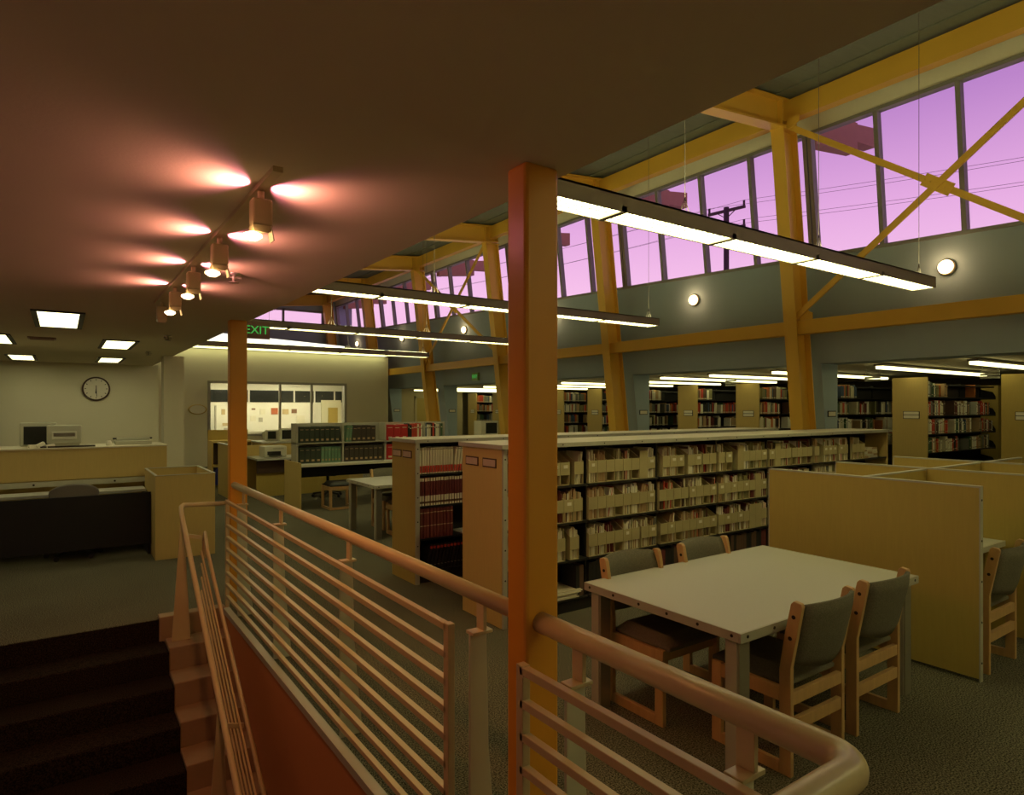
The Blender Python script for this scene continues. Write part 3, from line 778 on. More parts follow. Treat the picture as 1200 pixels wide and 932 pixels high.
G = 'oak framed library chairs'
ch = make_chair('oak chair at the near table edge, left one with seat tucked under', (3.06, 1.96, 0), 0, G)
index_kids()
copy_tree(ch, (3.70, 1.975, 0), 0, 'oak chair at the near table edge, beside the carrel panel')
copy_tree(ch, (2.93, 2.61, 0), PI, 'oak chair on the bookcase side of the table, closest to the orange column')
copy_tree(ch, (3.64, 2.62, 0), PI, 'oak chair on the bookcase side of the table, toward the carrels')
copy_tree(ch, (5.21, 1.88, 0), 0, 'oak chair pulled up to the carrel desk behind the tall panel')
make_table(3.38, 7.95, 5.2, 9.0, .72, 'second reading table partly hidden by the journal bookcase')
copy_tree(ch, (4.0, 8.75, 0), PI, 'oak chair at the second table, behind the journal bookcase')
copy_tree(ch, (3.95, 8.12, 0), 0, 'oak chair tucked at the near side of the second table')
st_ = thing('oak_stool', 'low backless oak stool with dark seat at the reference carrel', 'stool', (3.98, 10.95, 0))
for sx in (-1, 1):
    for sy in (-1, 1): MB().box(sx * .22 - .02, sy * .2 - .02, 0, sx * .22 + .02, sy * .2 + .02, .40).build('leg', M['oak'], st_)
    MB().box(sx * .22 - .014, -.18, .0, sx * .22 + .014, .18, .04).build('runner', M['oak'], st_)
    MB().box(sx * .22 - .014, -.18, .33, sx * .22 + .014, .18, .39).build('seat_rail', M['oak'], st_)
MB().box(-.2, -.212, .0, .2, -.19, .04).build('stretcher', M['oak'], st_)
MB().box(-.2, -.212, .34, .2, -.19, .40).build('front_rail', M['oak'], st_)
c_ = MB(); cushion(c_, -.23, .23, -.22, .22, .40, .44, .03); c_.build('seat', M['black'], st_)

# ------------------------------------------------------------------ carrels
CR = thing('study_carrels', 'block of back-to-back maple study carrels beside the reading table', 'carrels')
def panel(name, x0, y0, x1, y1, z):
    o = MB().box(x0, y0, .02, x1, y1, z - .012).build(name, M['lam'], CR)
    e = MB(); e.box(x0 - .003, y0 - .003, z - .012, x1 + .003, y1 + .003, z)
    if x1 - x0 < y1 - y0:
        e.box(x0 - .003, y0 - .008, .0, x1 + .003, y0, z); e.box(x0 - .003, y1, .0, x1 + .003, y1 + .008, z)
        for k in range(5): MB().lathe([(.007, -.003), (.007, .001)], ((x0 + x1) / 2, y0 - .008, .12 + k * .26), 8, 'y').build('screw', M['screw'], o)
    else:
        e.box(x0 - .003, y0, 0, x0, y1, z); e.box(x1, y0, 0, x1 + .003, y1, z)
    e.build('edging', M['edge'], o)
for x in (4.785, 5.90, 7.03): panel('side_panel', x, 1.64, x + .035, 3.12 if x < 5 else 3.16, 1.25)
for a, b in ((4.823, 5.897), (5.938, 7.027), (7.068, 8.10)): panel('divider', a, 2.40, b, 2.43, 1.24)
for (a, b) in ((4.825, 5.895), (5.94, 7.025)):
    for (y0, y1, near) in ((1.86, 2.395, True), (2.435, 2.97, False)):
        w = MB().box(a, y0, .70, b, y1, .735).build('desk_top', M['grey_top'], CR, bevel=.003)
        ye = y0 - .012 if near else y1
        MB().box(a, ye, .695, b, ye + .012, .736).build('edging', M['edge'], w)
        MB().box(a + .02, y1 - .08 if near else y0 + .05, .60, b - .02, y1 - .05 if near else y0 + .08, .70).build('apron', M['darkbrown'], w)

# ================================================================== BOOKS
BC = {'red': (.58, .06, .03), 'maroon': (.16, .03, .025), 'cream': (.74, .67, .46), 'white': (.88, .84, .68), 'tan': (.50, .34, .17), 'brown': (.13, .07, .04),
      'green': (.06, .12, .06), 'grey': (.22, .22, .18), 'blue': (.06, .10, .18), 'black': (.02, .018, .016), 'orange': (.62, .20, .05), 'olive': (.26, .24, .10)}
BM = {k: mat('book_' + k, v, .6, noise=.15, nscale=25) for k, v in BC.items()}
def book_mesh(col):
    """unit book: x 0..1 thickness, y 0..1 depth (spine at y=0), z 0..1 height"""
    m = MB(); m.box(0, 0, 0, 1, .05, 1); m.box(0, .05, 0, .10, 1, 1); m.box(.90, .05, 0, 1, 1, 1)
    m.cur = 1; m.box(.10, .05, .02, .90, .96, .97); m.cur = 2; m.box(.15, -.012, .74, .85, 0, .80); m.box(.2, -.012, .12, .8, 0, .18)
    return m.mesh('book', [BM[col], M['page'], BM['cream'] if col in ('red', 'maroon', 'green', 'blue', 'black', 'brown') else BM['brown']])
BMESH = {k: book_mesh(k) for k in BC}
def mag_mesh(col):
    m = MB(); m.box(0, 0, 0, 1, 1, 1); return m.mesh('magazine', BM[col])
MMESH = {k: mag_mesh(k) for k in BC}
def place(name, me, x, y, z, w, d, h, label, cat, group, lean=0.0, parent=None):
    o = bpy.data.objects.new(name, me); COL.objects.link(o)
    o.location = (x, y, z); o.scale = (w, d, h)
    if lean: o.rotation_euler = (0, lean, 0)
    return tag(o, label, cat, group)

# ------------------------------------------------------------------ low bookcases
def bookcase(x0, y0, x1, y1, z, label, end_m, top_m, nb=7):
    t = thing('low_bookcase', label, 'bookcase')
    MB().box(x0, y0, 0, x0 + .025, y1, z - .03).build('end_panel', end_m, t)
    MB().box(x1 - .025, y0, 0, x1, y1, z - .03).build('end_panel', end_m, t)
    e = MB(); e.box(x0 + .003, y0 - .018, 0, x0 + .045, y0 - .001, z - .03); e.build('end_edging', M['edge'], t)
    for k in range(6): MB().lathe([(.007, -.002), (.007, .002)], (x0 + .024, y0 - .018, .14 + k * .24), 8, 'y').build('screw', M['screw'], t)
    MB().box(x0 - .02, y0 - .04, z - .03, x1 + .02, y1 + .03, z).build('worktop', top_m, t)
    ed = MB(); ed.box(x0 - .024, y0 - .045, z - .034, x1 + .024, y0 - .04, z + .001); ed.box(x0 - .025, y0 - .045, z - .034, x0 - .02, y1 + .03, z + .001); ed.build('top_edging', M['edge'], t)
    for k in range(14):
        xx = x0 + .12 + k * (x1 - x0 - .2) / 13
        MB().lathe([(.006, -.002), (.006, .002)], (xx, y0 - .045, z - .016), 8, 'y').build('screw', M['screw'], t)
    ym = (y0 + y1) / 2
    MB().box(x0 + .025, ym - .01, .03, x1 - .025, ym + .01, z - .03).build('back_panel', M['black'], t)
    L = (x1 - x0 - .05) / nb
    for k in range(1, nb): MB().box(x0 + .025 + k * L - .006, y0 + .04, 0, x0 + .025 + k * L + .006, y1 - .01, z - .03).build('upright', M['black'], t)
    for zz in (.10, .425, .75, 1.07):
        for k in range(nb):
            a = x0 + .025 + k * L + .007; b = a + L - .014
            MB().box(a, y0 + .005, zz, b, ym - .01, zz + .018).build('shelf', M['black'], t)
        MB().box(x0 + .03, ym + .01, zz, x1 - .03, y1 - .005, zz + .018).build('shelf', M['black'], t)
    MB().box(x0 + .025, y0 + .02, 0, x1 - .025, y1 - .02, .09).build('kickplate', M['black'], t)
    for yy in (y0 + .05 * (y1 - y0) / .6 + .02, y0 + .34 * (y1 - y0) / .6):
        s = thing('case_label', 'framed subject card on the %s, %s' % ('end of the near magazine bookcase' if y0 < 5 else 'end of the journal bookcase', 'closer to the shelves' if yy < ym else 'further back'), 'sign')
        MB().box(x0 - .006, yy, z - .19, x0 - .0, yy + .20, z - .115).build('frame', M['darkbrown'], s)
        MB().box(x0 - .009, yy + .012, z - .18, x0 - .006, yy + .188, z - .125).build('card', mat('card_pink', (.55, .42, .33), .8, noise=.15, nscale=40), s)
    return t
B2 = bookcase(2.845, 4.20, 9.17, 4.80, 1.455, 'long low bookcase of magazine files behind the reading table', M['lam2'], M['cream_top'])
B1 = bookcase(2.855, 5.74, 8.95, 6.27, 1.435, 'low bookcase of bound journals behind the magazine bookcase', M['lam'], M['cream_top'])

# magazine files -----------------------------------------------------------
def file_proto():
    m = MB(); w, d, h = .1015, .24, .275; t_ = .004
    for a in (0, w - t_):
        m.prism([(0, 0), (d, 0), (d, h), (d * .55, h), (.02, .195), (0, .195), (0, .085), (.045, .03)] if False else [(0, .0), (d, .0), (d, h), (d * .6, h), (.0, .20)], 'x', a, a + t_)
    m.box(0, 0, 0, w, d, t_); m.box(0, d - t_, 0, w, d, h)
    return m.mesh('magazine_file', M['file'])
FM = file_proto()
FB = MB().box(.0, -.003, .088, .1015, .001, .196).mesh('front_band', M['file'])
FL = MB().box(.035, -.005, .145, .070, -.003, .172).mesh('file_label', M['paper'])
FMIX = MB().box(.0, -.003, .0, .104, .001, .26).mesh('front_band', M['file'])
random.seed(11)
ZS = (1.088, .768, .443)
SN = ('top', 'second', 'third')
nmag = 0; MAGMAX = 296
restmag = MB(); restcols = list(BC)
L = (9.17 - 2.845 - .05) / 7
Y0 = 4.215
mcolors = ['cream', 'white', 'cream', 'tan', 'tan', 'white', 'brown', 'grey', 'cream', 'olive', 'cream', 'tan', 'olive', 'maroon', 'cream', 'white', 'tan', 'red']
def mags(x, z, w, sh, fi, full, filled=True):
    """magazines standing in a file"""
    global nmag
    q = x + .006; k = 0; end = x + w - .006; ln = random.choice((0, 0, .10, -.06, .16, .22)) if not full else 0
    base = random.choice(mcolors)
    while q < end - .004:
        tw = random.uniform(.004, .011)
        if q + tw > end: break
        c = base if random.random() < .55 else random.choice(mcolors)
        h = random.uniform(.235, .285) if z > 1.0 else random.uniform(.235, .280)
        dy = random.uniform(.003, .02)
        if ln > 0 and q + h * math.sin(ln) > end: lean = max(0, math.asin(max(0, (end - q - tw) / h)))
        elif ln < 0 and q + h * math.sin(ln) < x + .005: lean = -max(0, math.asin(min(.9, (q - x - .005) / h)))
        else: lean = ln
        if nmag < MAGMAX:
            place('magazine', MMESH[c], q, Y0 + dy, z + .006, tw, .20, h, '%s magazine, %s in the %s file, %s shelf of near bookcase' % (c, nth(k), nth(fi), sh), 'magazine', 'magazines in the files', lean)
            nmag += 1
        else:
            restmag.cur = restcols.index(c)
            s_, c_ = math.sin(lean), math.cos(lean)
            P = lambda a, b, cc: (q + a * c_ + cc * s_, Y0 + dy + b, z + .006 - a * s_ + cc * c_)
            restmag.hexa([P(0, 0, 0), P(tw, 0, 0), P(tw, .2, 0), P(0, .2, 0), P(0, 0, h), P(tw, 0, h), P(tw, .2, h), P(0, .2, h)])
        q += tw + random.uniform(.001, .004 if full else .012); k += 1
order = []
for si in range(3):
    for bay in range(7): order.append((bay, si))
order.sort()
count = [0, 0, 0]
for bay, si in order:
    a = 2.845 + .025 + bay * L + .009; b = a + L - .016
    if bay == 6 and si > 0: continue
    q = a + random.choice((0, .0, .02, .05)); z = ZS[si]
    lim = b if not (bay == 6) else a + .42
    while q + .106 < lim:
        i = count[si]; count[si] += 1
        wide = random.random() < .04
        t = bpy.data.objects.new('magazine_file', FM); COL.objects.link(t); t.location = (q, Y0, z)
        haslab = random.random() < .2
        tag(t, 'beige magazine file, %s from left, %s shelf of near bookcase%s' % (nth(i), SN[si], ', white label' if haslab else ''), 'file box', 'magazine files')
        bnd = bpy.data.objects.new('front_band', FMIX if wide else FB); COL.objects.link(bnd); bnd.parent = t
        if haslab:
            lb = bpy.data.objects.new('file_label', FL); COL.objects.link(lb); lb.parent = t
            if random.random() < .5: lb.scale = (1.3, 1, 1); lb.location = (-.012, 0, 0)
        r = random.random()
        if r > .16: mags(q, z, .104, SN[si], i, r > .45)
        q += .1055
        if random.random() < .16: q += random.choice((.02, .05, .09))
if restmag.f:
    tag(restmag.build('magazines', [BM[k] for k in restcols]), 'many thin magazines in the files farther along the near bookcase', 'magazines', None, 'stuff')
# bottom shelf: dark volumes + newspapers
t = thing('newspaper_pile', 'flat pile of newspapers on the bottom shelf by the orange column', 'newspapers', (3.45, 4.22, .118))
random.seed(3)
for k in range(7):
    MB().box(-.25 + random.uniform(-.03, .03), -.03 + random.uniform(0, .03), .010 * k, .22 + random.uniform(-.04, .04), .26, .010 * k + .008).build('newspaper', M['paper'] if k % 2 else BM['cream'], t)
for i in range(3):
    tt = thing('newspaper_pile', 'crumpled brown and cream newspapers, top shelf right end, %s heap' % nth(i), 'newspapers', (8.60 + i * .14, 4.23, 1.088), 0, 'newspapers at the right end')
    for k in range(5):
        MB().box(-.06, .0 + random.uniform(0, .02), .028 * k, .08 + random.uniform(0, .03), .22, .028 * k + .02 + random.uniform(0, .006)).build('newspaper', [BM['tan'], BM['cream'], M['paper']][(k + i) % 3], tt)
# dark volumes on the bottom shelf
random.seed(8)
i = 0
for bay in range(7):
    a = 2.87 + bay * L + .02; q = a + (.75 if bay == 0 else .0)
    while q < a + L - .08:
        w = random.uniform(.035, .05)
        place('bound_volume', MMESH[random.choice(('brown', 'black', 'maroon', 'black'))], q, 4.225, .118, w, .2, random.uniform(.26, .29), 'dark bound volume, %s from the left on the bottom shelf of the near bookcase' % nth(i), 'book', 'dark volumes on the bottom shelf')
        q += w + .002; i += 1
        if i > 60: break

# bound journals in bookcase 1 ------------------------------------------------
Y1 = 5.755
def journal_mesh(nm, base, bands):
    m = MB(); m.box(0, .02, 0, 1, 1, 1); mats = [base]
    for j, (z0, z1, mm) in enumerate(bands):
        m.cur = j + 1; m.box(.0, 0, z0, 1, .02, z1); mats.append(mm)
    return m.mesh(nm, mats)
J = {'cream_red': journal_mesh('journal', BM['cream'], [(0, .05, BM['cream']), (.05, .31, BM['red']), (.31, .93, BM['cream']), (.93, .96, BM['brown']), (.96, 1, BM['cream'])]),
     'brown_band': journal_mesh('journal', BM['maroon'], [(0, .08, BM['cream']), (.08, .16, BM['brown']), (.16, .36, BM['cream']), (.36, .88, BM['maroon']), (.88, 1, BM['cream'])]),
     'maroon': journal_mesh('journal', BM['maroon'], [(0, .40, BM['maroon']), (.40, .43, BM['tan']), (.43, .84, BM['maroon']), (.84, .87, BM['tan']), (.87, 1, BM['maroon'])]),
     'black_red': journal_mesh('journal', BM['black'], [(0, .2, BM['black']), (.2, .23, BM['grey']), (.23, .85, BM['black']), (.85, .95, BM['red']), (.95, 1, BM['black'])])}
random.seed(4)
rows = [('cream_red', 1.088, .26, .030, 'cream journal with a red band', 'top', 1.02, 0), ('brown_band', .768, .28, .031, 'brown journal with pale bands', 'second', .66, 0),
        ('maroon', .443, .30, .038, 'dark maroon bound journal', 'third', .42, 0), ('black_red', .118, .26, .034, 'black leaning journal with a red spot', 'bottom', .95, .22)]
for key, z, h, w, nm, sh, ln, lean in rows:
    q = 2.885 + (.10 if lean else 0); i = 0
    while q < 2.885 + ln - w:
        if (q > 3.72 and q < 3.80): q = 3.80
        place('bound_journal', J[key], q, Y1 + random.uniform(0, .008), z, w - .008, .22, h * random.uniform(.985, 1.0), '%s, %s from the left on the %s shelf' % (nm, nth(i), sh), 'book', 'bound journals, %s shelf' % sh, lean if lean else (.0 if i < 14 or key != 'cream_red' else .12))
        q += w + (.006 if lean else 0) + (.004 if key == 'cream_red' and i >= 14 else 0); i += 1
t = thing('paper_pile', 'loose pale papers lying on the third shelf beside maroon journals', 'papers', (3.42, 5.77, .443))
for k in range(3): MB().box(.0, .0 + .01 * k, .006 * k, .26 - .02 * k, .2, .006 * k + .004).build('sheet', M['paper'], t)
t = thing('paper_pile', 'loose pale papers lying on the second shelf of the journal bookcase', 'papers', (3.60, 5.77, .93))
t.location = (3.60, 5.77, .768)
for k in range(9): MB().box(.0, .0 + .004 * (k % 3), .02 * k, .10, .2, .02 * k + .016).build('sheet', M['paper'] if k % 3 else BM['brown'], t)

# ------------------------------------------------------------------ tall book stacks
SX0, SX1 = 12.0, 14.95
SZ = (.34, .66, .98, 1.30, 1.62, 1.94)
random.seed(21)
stackY = [3.53 + 1.6 * k for k in range(11)]
nb = 0; BMAX = 285
far = MB(); farcols = list(BC)
bcol = ['cream', 'white', 'red', 'brown', 'green', 'grey', 'tan', 'maroon', 'blue', 'black', 'orange', 'white', 'cream', 'grey', 'tan', 'olive', 'red', 'white']
where = {1: 'second', 2: 'third', 0: 'nearest', 3: 'fourth'}
for si, yc in enumerate(stackY):
    y0, y1 = yc - .28, yc + .28
    t = thing('book_stack', 'tall black steel book stack with maple end panel, %s from the near end' % nth(si), 'shelving', group='tall book stacks')
    MB().box(SX0 - .03, y0, 0, SX0, y1, 2.27).build('end_panel', M['lam2'] if si != 0 else M['lam'], t)
    MB().box(SX0, yc - .012, 0, SX1, yc + .012, 2.18).build('back_panel', M['black'], t)
    MB().box(SX0, y0 + .02, 0, SX1, y1 - .02, .10).build('base', M['black'], t)
    for k in range(4):
        x = SX0 + .01 + k * (SX1 - SX0 - .03) / 3
        MB().box(x, yc - .03, 0, x + .03, yc + .03, 2.20).build('upright', M['black'], t)
    for z in SZ:
        MB().box(SX0, y0 + .01, z - .02, SX1, y1 - .01, z).build('shelf', M['black'], t)
        if si < 5:
            MB().prism([(y0 + .0, z - .03), (yc, z - .03), (yc, z + .18), (y0 + .05, z + .12), (y0 + .0, z + .03)], 'x', SX1, SX1 + .006).build('bracket', M['black'], t)
    MB().box(SX0 + .9, y0 + .02, 2.14, SX1, y1 - .02, 2.16).build('canopy', M['black'], t)
    s = thing('range_card', 'pair of range cards in a dark frame on the %s stack end panel' % nth(si), 'sign', (SX0 - .03, yc - .03, 1.62))
    MB().box(-.008, -.13, -.06, 0, .13, .07).build('frame', M['black'], s)
    for k in range(2): MB().box(-.011, -.12, -.052 + k * .063, -.008, .12, .0 + k * .063).build('card', M['paper'], s)
    for zi, z in enumerate(SZ):
        if z < .9: continue
        x = SX0 + .02; i = 0; run = random.uniform(.5, 1.0)
        if z > 1.9 and si in (2, 3): x += random.uniform(.1, .3)
        fill = x + run
        while x < SX1 - .06:
            if x > fill:
                x += random.uniform(.12, .40); fill = x + random.uniform(.4, 1.0); continue
            if z > 1.9 and (x - SX0) > .85 and random.random() < .97 and si != 3: x += .1; continue
            w = random.choice((.022, .028, .032, .036, .042, .05)); h = random.uniform(.19, .265); c = random.choice(bcol)
            if i and random.random() < .35: c = prevc
            prevc = c
            dpt = random.uniform(.15, .2)
            yy = y0 + .03 + random.uniform(0, .015)
            if si in (1, 2, 3) and nb < BMAX and (si, zi) not in ():
                place('book', BMESH[c], x, yy, z, w, dpt, h, '%s book, %s from end panel, %s shelf up, %s tall stack' % (c, nth(i), nth(zi), nth(si)), 'book', 'library books in the tall stacks')
                nb += 1
            else:
                far.cur = farcols.index(c); far.box(x, yy, z, x + w, yy + dpt, z + h)
                far.cur = farcols.index('cream'); far.box(x + w * .2, yy - .002, z + .01, x + w * .8, yy, z + .035)
            x += w + random.choice((.001, .002, .004)); i += 1
tag(far.build('library_books', [BM[k] for k in farcols]), 'rows of many small books in the farther tall stacks', 'books', None, 'stuff')
# hanging range signs and cream block behind stacks
for i, (x, y, nm) in enumerate(((12.5, 6.0, 'behind the large leaning column'), (13.0, 4.3, 'over the second stack'), (12.6, 9.2, 'over the fourth stack'), (12.6, 12.3, 'over the sixth stack'))):
    t = thing('hanging_sign', 'small hanging aisle sign %s' % nm, 'sign', (x, y, 2.47))
    MB().box(-.012, -.12, -.08, .012, -.11, 0).build('hanger', M['putty'], t)
    MB().box(-.012, .11, -.08, .012, .12, 0).build('hanger', M['putty'], t)
    for k in range(3): MB().box(-.015, -.14, -.12 - k * .05, .015, .14, -.085 - k * .05).build('slat', M['putty'], t)
tag(MB().box(15.4, 4.95, 0, 16.2, 5.5, 2.2).build('storage_cabinet', M['lam'], bevel=.01), 'pale cabinet side beyond the end of the second stack', 'cabinet')

# ================================================================== REFERENCE CARREL (middle distance)
t = thing('reference_carrel', 'long reference carrel with a two-tier book hutch in the middle of the hall', 'carrel')
MB().box(3.33, 11.08, 0, 3.365, 11.98, .80).build('end_panel', M['lam2'], t)
MB().box(6.5, 11.08, 0, 6.535, 11.98, .80).build('end_panel', M['lam2'], t)
MB().box(3.365, 11.10, .735, 6.5, 11.98, .76).build('worktop', M['grey_top'], t)
MB().box(3.365, 11.08, .725, 6.5, 11.10, .765).build('edging', M['paper'], t)
MB().box(3.365, 11.55, .50, 6.5, 11.58, .735).build('back_panel', M['blackp'], t)
HX = [3.37, 4.20, 5.03, 5.86, 6.30]
for x in HX: MB().box(x, 11.38, .76, x + .03, 11.68, 1.47).build('divider', M['edge'], t)
MB().box(3.37, 11.38, 1.105, 6.33, 11.68, 1.125).build('shelf', M['edge'], t)
MB().box(3.37, 11.67, .76, 6.33, 11.69, 1.47).build('hutch_back', M['edge'], t)
random.seed(9)
BINDC = {'dark green': mat('binder_dark_green', (.035, .05, .03), .5, noise=.2), 'pale green': mat('binder_pale_green', (.16, .30, .18), .5, noise=.1), 'dark brown': mat('binder_brown', (.06, .045, .03), .5, noise=.2), 'red': mat('binder_red', (.55, .02, .02), .45, noise=.1)}
def binder_mesh(k):
    m = MB(); m.box(0, .02, 0, 1, 1, 1); m.box(.05, 0, 0, .95, .02, 1); m.cur = 1; m.box(.25, -.01, .12, .75, 0, .24); m.box(.2, -.008, .80, .8, 0, .83)
    return m.mesh('binder', [BINDC[k], BM['cream'] if k == 'red' else BM['tan']])
BI = {k: binder_mesh(k) for k in BINDC}
def binders(seq, x, z, row, w=.088, h=.29, lean=0):
    for i, k in enumerate(seq):
        ww = w * (.62 if k == 'pale green' else 1)
        place('reference_binder', BI[k], x, 11.41, z, ww - .005, .24, h * random.uniform(.97, 1), '%s volume, %s from the left, %s' % (k, nth(i), row), 'book', 'reference volumes in the hutch', lean if (i < 3 and lean) else 0)
        x += ww
    return x
binders(['dark green'] * 8, 3.43, 1.126, 'upper left compartment of the hutch', .092)
binders(['dark green'] * 4 + ['pale green'] * 6, 3.43, .761, 'lower left compartment of the hutch', .098)
binders(['pale green', 'pale green', 'dark brown', 'dark brown', 'dark brown', 'dark brown', 'dark brown'], 4.27, 1.126, 'upper middle compartment of the hutch', .095, .30, .10)
binders(['dark brown'] * 8, 4.25, .761, 'lower middle compartment of the hutch', .094)
binders(['red', 'red', 'red'], 5.08, 1.126, 'upper right compartment of the hutch', .15, .30)
binders(['red', 'red', 'red', 'dark brown'], 5.08, .761, 'lower right compartment of the hutch', .15, .29)
x = 5.54; i = 0
while x < 6.26:
    if 5.83 < x < 5.9: x = 5.9
    w = random.uniform(.025, .05); c = random.choice(('white', 'red', 'blue', 'cream', 'green', 'black', 'white', 'grey'))
    if i < 2: c = 'black'
    if 2 <= i < 5: c = 'red'
    place('book', BMESH[c], x, 11.42, 1.126, w, .2, random.uniform(.28, .33), '%s book, %s from the red binders on the hutch' % (c, nth(i)), 'book', 'mixed books at the hutch right end')
    x += w + .002; i += 1
MB_ = thing('crt_monitor', 'pale computer monitor beyond the journal bookcase, near the stacks', 'monitor', (8.6, 13.2, 1.05))
MB().box(-.25, 0, 0, .25, .35, .38).build('case', M['putty2'], MB_, bevel=.02)
MB().box(-.12, -.008, .07, .2, 0, .33).build('screen', M['screen'], MB_)
tag(MB().box(8.1, 12.9, 0, 9.1, 13.7, 1.05).build('computer_stand', M['lam'], bevel=.01), 'maple stand under the monitor beyond the bookcases', 'desk')

# ================================================================== WORKSTATION CLUSTER
t = thing('workstation', 'maple workstation with printer behind the slim orange column', 'desk', (0, 13.0, 0))
MB().box(3.10, 0, .72, 5.0, .85, .76).build('worktop', M['grey_top'], t)
MB().box(3.12, .12, .46, 5.0, .15, .72).build('modesty_panel', M['darkbrown'], t)
MB().box(3.12, .16, 0, 5.0, .19, .47).build('front_panel', M['lam'], t)
MB().box(3.10, .87, 0, 5.6, .90, .98).build('screen_panel', M['lam2'], t)
MB().box(3.72, .55, .76, 3.75, .87, .93).build('side_panel', M['lam2'], t)
t = thing('partition_low', 'low maple partition end left of the slim orange column', 'partition', (0, 0, 0))
MB().box(2.62, 12.55, 0, 2.66, 14.2, 1.02).build('board', M['lam'], t)
MB().box(2.60, 12.53, 1.02, 2.68, 14.2, 1.04).build('edging', M['edge'], t)
t = thing('printer', 'white desktop printer on the workstation beside the orange column', 'printer', (3.50, 13.35, .76))
MB().box(-.22, -.15, 0, .22, .25, .22).build('body', M['putty2'], t, bevel=.015)
MB().box(-.16, -.158, .05, .10, -.15, .12).build('slot', M['black'], t)
MB().box(-.14, -.24, .04, .10, -.15, .05).build('paper_tray', M['black'], t)
MB().box(-.05, -.154, .16, .16, -.15, .19).build('control_strip', M['putty'], t)
for nm, loc, w in (('smaller putty monitor behind the workstation partition', (3.76, 14.42, 1.03), .28), ('larger putty monitor with a dark screen on the workstation', (3.96, 14.0, 1.03), .33)):
    t = thing('crt_monitor', nm, 'monitor', loc, .15, 'workstation monitors')
    MB().box(-w / 2, 0, 0, w / 2, .08, w * .85).build('bezel', M['putty2'], t, bevel=.012)
    MB().hexa([(-w * .42, .08, .02), (w * .42, .08, .02), (w * .3, .36, .04), (-w * .3, .36, .04), (-w * .42, .08, w * .8), (w * .42, .08, w * .8), (w * .3, .36, w * .6), (-w * .3, .36, w * .6)]).build('case', M['putty'], t)
    MB().box(-w * .38, -.006, w * .16, w * .38, 0, w * .74).build('screen', M['screen'], t)
t = thing('equipment_counter', 'maple counter behind the workstation carrying two putty monitors', 'counter')
MB().box(3.45, 13.95, 0, 5.4, 14.9, 1.0).build('body', M['lam'], t)
MB().box(3.43, 13.93, 1.0, 5.42, 14.92, 1.03).build('worktop', M['grey_top'], t)
t = thing('open_cabinet', 'maple open cabinet holding a blue bin by the pier', 'cabinet', (0, 15.2, 0))
MB().box(2.68, 0, 0, 2.71, .5, 1.02).build('side_panel', M['lam2'], t); MB().box(3.5, 0, 0, 3.53, .5, 1.02).build('side_panel', M['lam2'], t)
MB().box(2.68, .47, 0, 3.53, .5, 1.25).build('back_panel', M['lam'], t); MB().box(2.71, 0, .98, 3.5, .47, 1.02).build('top', M['lam2'], t)
MB().box(2.71, 0, .45, 3.5, .47, .48).build('shelf', M['lam2'], t); MB().box(2.71, .40, .48, 3.5, .46, .98).build('inner_back', M['darkbrown'], t)
tag(MB().box(2.76, 15.23, .05, 3.1, 15.6, .42).build('storage_bin', M['blueb'], bevel=.01), 'blue bin on the floor of the open cabinet', 'bin')
def office_chair(label, loc, rz):
    t = thing('office_chair', label, 'chair', loc, rz, 'office chairs')
    for k in range(5):
        a = 2 * PI * k / 5 + .3
        MB().bar((0, 0, .10), (.28 * math.cos(a), .28 * math.sin(a), .07), .045, .03).build('leg', M['black'], t)
        MB().lathe([(.028, -.02), (.028, .02)], (.28 * math.cos(a), .28 * math.sin(a), .028), 12, 'y').build('caster', M['black'], t)
    MB().tube([(0, 0, .09), (0, 0, .44)], .028, 10).build('stem', M['black'], t)
    c = MB(); cushion(c, -.24, .24, -.23, .24, .43, .49, .03); c.build('seat', M['black'], t)
    MB().bar((0, -.18, .44), (0, -.27, .66), .06, .02, (0, 1, 0)).build('back_support', M['black'], t)
    m = MB(); n = 12; out = []
    for k in range(n + 1):
        a = PI * k / n; out.append((.24 * math.cos(a), .78 + .10 * math.sin(a)))
    out += [(-.22, .60), (.22, .60)]
    m.prism(out, 'y', -.31, -.25); m.build('backrest', mat('office_fabric', (.20, .18, .15), 1, noise=.2, nscale=120), t, bevel=.015)
    return t
office_chair('black office chair with grey rounded back at the circulation desk', (.12, 9.16, 0), 0)
office_chair('office chair with dark base beyond the reference carrel', (4.3, 12.45, 0), 2.4)
office_chair('far office chair with rounded back before the workroom window', (4.5, 17.5, 0), .2)

# ================================================================== CIRCULATION DESK
t = thing('circulation_desk', 'long maple circulation desk with grey worktop and black kneehole', 'desk', (0, 0, 0))
MB().box(-3.6, 9.56, .87, 1.14, 9.60, 1.245).build('front_panel', M['lam2'], t)
MB().box(-3.6, 9.55, 1.245, 1.15, 10.35, 1.262).build('transaction_top', M['cream_top'], t)
MB().box(1.11, 9.60, 0, 1.14, 10.35, 1.245).build('end_panel', M['lam2'], t)
MB().box(-3.6, 9.50, .80, .95, 9.56, .86).build('drawer_strip', M['putty'], t)
for x in (-.27, .55, -1.2): MB().lathe([(.012, 0), (.012, -.01)], (x, 9.50, .83), 10, 'y').build('lock', M['screw'], t)
MB().box(-3.6, 9.13, .715, .86, 9.50, .745).build('worktop', M['grey_top'], t)
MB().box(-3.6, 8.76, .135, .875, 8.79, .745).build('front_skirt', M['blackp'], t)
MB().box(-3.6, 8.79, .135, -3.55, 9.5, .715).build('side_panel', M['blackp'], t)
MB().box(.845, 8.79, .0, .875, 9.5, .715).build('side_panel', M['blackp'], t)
MB().box(-3.6, 9.60, .0, 1.11, 9.63, .87).build('lower_panel', M['lam'], t)
t = thing('desk_enclosure', 'open-topped maple box at the end of the circulation desk', 'enclosure', (0, 0, 0))
